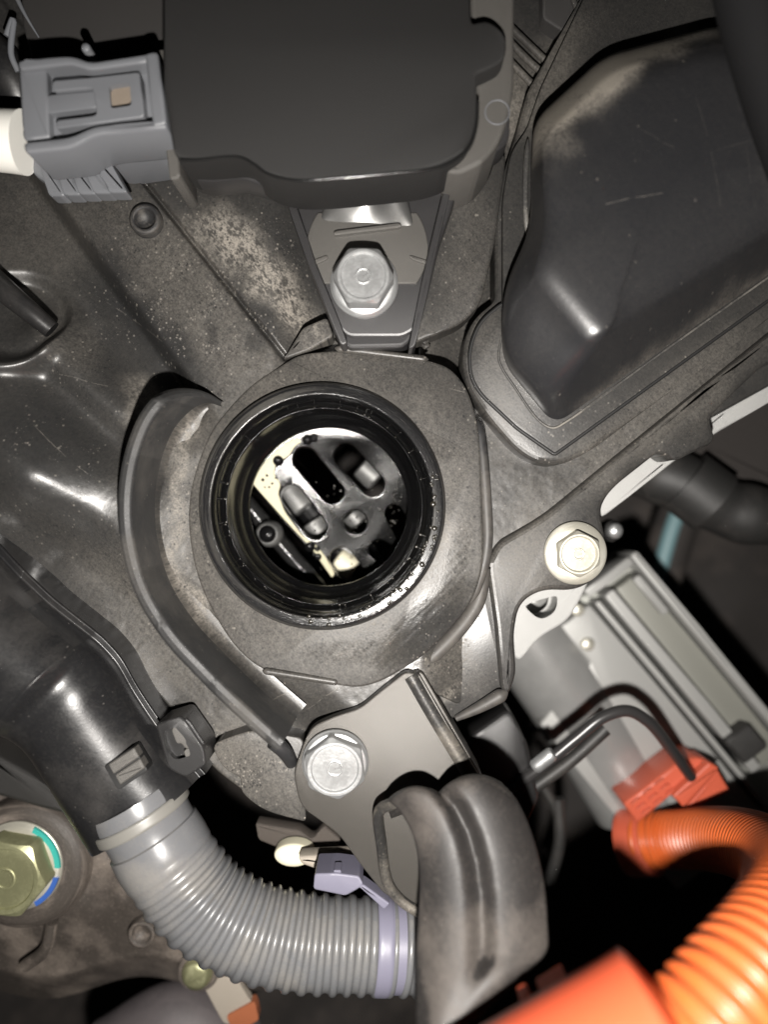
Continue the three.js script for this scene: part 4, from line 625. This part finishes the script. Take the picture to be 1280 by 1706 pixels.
{
  const hT = -470, q = (a, b) => { const o = [975, 1000], ux = [0.64, 0.77], vx = [0.80, -0.60]; return [o[0] + ux[0] * a + vx[0] * b, o[1] + ux[1] * a + vx[1] * b]; };
  part('case_body', slab([q(-10, -40), q(-10, 118), q(480, 118), q(480, -190), q(120, -190), q(60, -60)], hT - 46, hT - 220, 8), M.aluBox, mod);
  part('case_panel', slab([q(10, -60), q(10, 2), q(480, 2), q(480, -190), q(120, -190), q(90, -60)], hT, hT - 60, 5), M.aluPanel, mod);
  part('case_ridge', slab([q(14, 10), q(14, 19), q(480, 19), q(480, 10)], hT + 16, hT - 60, 4), M.aluPanel, mod);
  part('case_ridge', slab([q(14, 30), q(14, 50), q(400, 50), q(400, 30)], hT + 30, hT - 60, 5), M.aluPanel, mod);
  part('case_deck', slab([q(16, 52), q(16, 96), q(400, 96), q(400, 52)], hT + 6, hT - 60, 4), M.aluOlive, mod);
  part('case_rim', slab([q(-14, 106), q(-14, 120), q(480, 120), q(480, 106)], hT + 44, hT - 60, 5), M.aluPanel, mod);
  part('case_rim', slab([q(-14, 8), q(-14, 104), q(2, 104), q(2, 8)], hT + 44, hT - 60, 5), M.aluPanel, mod);
  part('case_step', slab([q(20, 84), q(20, 98), q(100, 98), q(100, 84)], hT + 26, hT - 20, 4), M.aluPanel, mod);
  part('case_block', slab([q(330, 30), q(330, 80), q(380, 80), q(380, 30)], hT + 50, hT - 20, 6), M.rubber, mod);
  for (const [a, b] of [[-14, -30], [4, -20], [60, -44]]) { const [px, py] = q(a, b), [x, z] = W(px, py, hT); part('case_screw', lathe([[15, 0], [15, 12], [12, 16], [0, 17]], x, hT, z, 20), M.zincWarm, mod); }
}
const wire = thing('black_wire', 'black wire bent over the silver case towards the orange cable clip', 'wire');
part('wire_sheath', tube([P(800, 1345, -240), P(888, 1288, -200), P(960, 1230, -190), P(1005, 1195, -186), P(1044, 1184, -190), P(1078, 1200, -210), P(1120, 1250, -270), P(1152, 1294, -330)], () => 11.5, 120, 20), M.wire, wire);
part('wire_collar', tube([P(890, 1279, -190), P(922, 1254, -180)], (s, u) => 14 - 3 * Math.pow(Math.abs(2 * u - 1), 8), 12, 20), M.zinc, wire);
part('wire_guide', tube([P(890, 1312, -230), P(950, 1268, -224), P(1010, 1214, -220)], () => 13, 20, 16), M.rubber, wire);
const dh = thing('dark_duct', 'thick dull black hose in the shade at the right edge', 'hose');
part('hose_wall', tube([P(1020, 770, -520), P(1130, 800, -430), P(1220, 850, -420), P(1400, 870, -430)], (s) => 66 + 3 * Math.sin(s / 16), 90, 40), M.rubber, dh);
part('hose_cuff', tube([P(1140, 800, -425), P(1190, 838, -415)], () => 74, 10, 40), M.rubber, dh);
const dh2 = thing('dark_plate', 'dull black plate below the rail at the right edge', 'plate');
part('plate_face', slab([[1130, 720], [1420, 560], [1420, 860], [1210, 850, 30], [1130, 790, 20]], -470, -520, 12), M.deep, dh2);
const th = thing('hose_with_reflection', 'blurred dark hose with a painted teal reflection between the black hose and the silver case', 'hose');
part('hose_wall', tube([P(1160, 800, -840), P(1128, 870, -840), P(1104, 950, -850), P(1080, 1020, -860)], () => 60, 30, 32), M.deep, th);
part('painted_reflection', tube([P(1156, 800, -794), P(1124, 870, -794), P(1100, 950, -804), P(1076, 1020, -814)], () => 22, 30, 24), M.cyan, th);  // teal tube paints in the reflection running along the dark hose
const sb = thing('steel_stud', 'small shiny stud beside the bolted ear at the right', 'stud');
{ const [x, z] = W(1026, 884, -300); part('stud', lathe([[16, -60], [16, 0], [13, 5], [6, 8], [0, 9]], x, -300, z, 24), M.zinc, sb); part('nut', lathe([[24, -60], [24, -20], [20, -14], [15, -12]], x, -300, z, 6), M.satin, sb); }
for (const [a, b, r, l] of [[[930, 1330], [916, 1470], 14, 'dull grey cable hanging beside the hook'], [[900, 1300], [934, 1400], 11, 'dark thin cable next to the black wire']]) tag(part('thin_cable', tube([P(...a, -420), P((a[0] + b[0]) / 2 + 10, (a[1] + b[1]) / 2, -420), P(...b, -440)], () => r, 20, 14), M.rubber), l, 'cable');
const shade = thing('dark_bracket', 'black plastic bracket in the shade beside the lifting bracket', 'bracket');
part('bracket_web', slab([[780, 1230, 10], [850, 1180, 20], [880, 1240], [900, 1330], [860, 1420], [800, 1400]], -210, -300, 10), M.satin, shade);

// ---------- orange cable ----------
const oc = thing('orange_cable', 'orange corrugated high voltage cable sleeve sweeping up to the camera at the lower right', 'cable');
{
  const pts = [P(1070, 1400, -430), P(1130, 1398, -370), P(1190, 1398, -250), P(1250, 1410, -80), P(1306, 1448, 110), P(1320, 1510, 260), P(1284, 1582, 350), P(1228, 1654, 400), P(1168, 1728, 425), P(1090, 1800, 430)];
  part('sleeve', tube(pts, (s, u) => { const w = Math.sin(s / 19 * 2 * Math.PI); return 56 + 9 * u + 3.8 * Math.sign(w) * Math.pow(Math.abs(w), 0.6); }, 1000, 64), M.orange, oc);
}
const clip = thing('orange_clip', 'red orange ribbed clip around the deep end of the orange cable', 'clip');
{
  const c = P(1076, 1402, -440), d = P(1130, 1402, -390).sub(P(1070, 1402, -440)).normalize();
  part('ring', tube([c.clone().addScaledVector(d, -44 * U), c.clone().addScaledVector(d, 22 * U)], (s, u) => 74 - 2 * Math.pow(Math.abs(2 * u - 1), 6), 12, 60), M.orangeRed, clip);
  part('clip_arm', slab([[1040, 1340, 8], [1135, 1268, 8], [1166, 1262, 6], [1180, 1274, 6], [1100, 1342, 8], [1064, 1372, 8]], -370, -470, 6), M.orangeRed, clip);
  part('clip_head', slab([[1122, 1326, 4], [1184, 1270, 6], [1200, 1280, 5], [1140, 1346, 5]], -346, -440, 5), M.orangeRed, clip);
  part('clip_head', slab([[1146, 1344, 4], [1198, 1284, 4], [1219, 1320, 6], [1150, 1350, 5]], -362, -440, 5), M.orangeRed, clip);
  for (let i = 0; i < 3; i++) for (let j = 0; j < 3; j++) part('grip_rib', slab([[1052 + j * 20 + i * 9, 1340 - j * 16 + i * 8], [1066 + j * 20 + i * 9, 1329 - j * 16 + i * 8], [1070 + j * 20 + i * 9, 1333 - j * 16 + i * 8], [1056 + j * 20 + i * 9, 1344 - j * 16 + i * 8]], -362, -380, 1.5), M.orangeRed, clip);
}
const capO = thing('orange_connector', 'large smooth orange connector body out of focus at the bottom edge', 'connector');
{
  const pts = [P(1170, 1770, 430), P(1096, 1816, 432), P(1000, 1870, 432), P(800, 1984, 432)];
  part('connector_body', tube(pts, (s, u) => 129 * Math.pow(clamp(u * 14 + 0.4, 0, 1), 0.5), 60, 64), M.orangeBody, capO);
  part('tab', slab([[900, 1655, 3], [945, 1628, 3], [950, 1650, 5], [910, 1675, 5]], 330, 300, 4), M.orangeBody, capO);
  part('tab', slab([[866, 1670, 5], [884, 1660, 5], [892, 1680, 5], [876, 1690, 5]], 330, 300, 4), M.orangeBody, capO);
}
// dark hose across the top right corner
const tr = thing('corner_hose', 'smooth black blurred hose across the top right corner', 'hose');
part('hose_wall', tube([P(1230, -120, 260), P(1262, 30, 240), P(1300, 160, 220), P(1360, 330, 200)], () => 46, 30, 32), M.blackHose, tr);
const te = thing('pipe_end', 'pale metal pipe end at the top right corner', 'pipe');
part('pipe', tube([P(1190, -60, 60), P(1205, 0, 60), P(1216, 36, 50)], (s, u) => 14 - 4 * u, 16, 24), M.zinc, te);
const uc = thing('upper_cover', 'dark textured cover with curved edges behind the chamber at the top', 'cover');
part('cover_plate', slab([[905, -100], [905, 30], [1004, 94, 10], [1100, 60], [1240, 40], [1240, -100]], -30, -90, 4), M.coverDark, uc);
part('curved_edge', tube([P(940, -60, -26), P(956, 0, -26), P(980, 50, -26), P(1006, 84, -28)], () => 5, 30, 10), M.coverDark, uc);
part('dome', (() => { const [x, z] = W(1110, -40, -20); return lathe([[110, -40], [104, -6], [96, 0], [60, 8], [0, 10]], x, -20, z, 72); })(), M.satin, uc);

renderer.render(scene, camera);
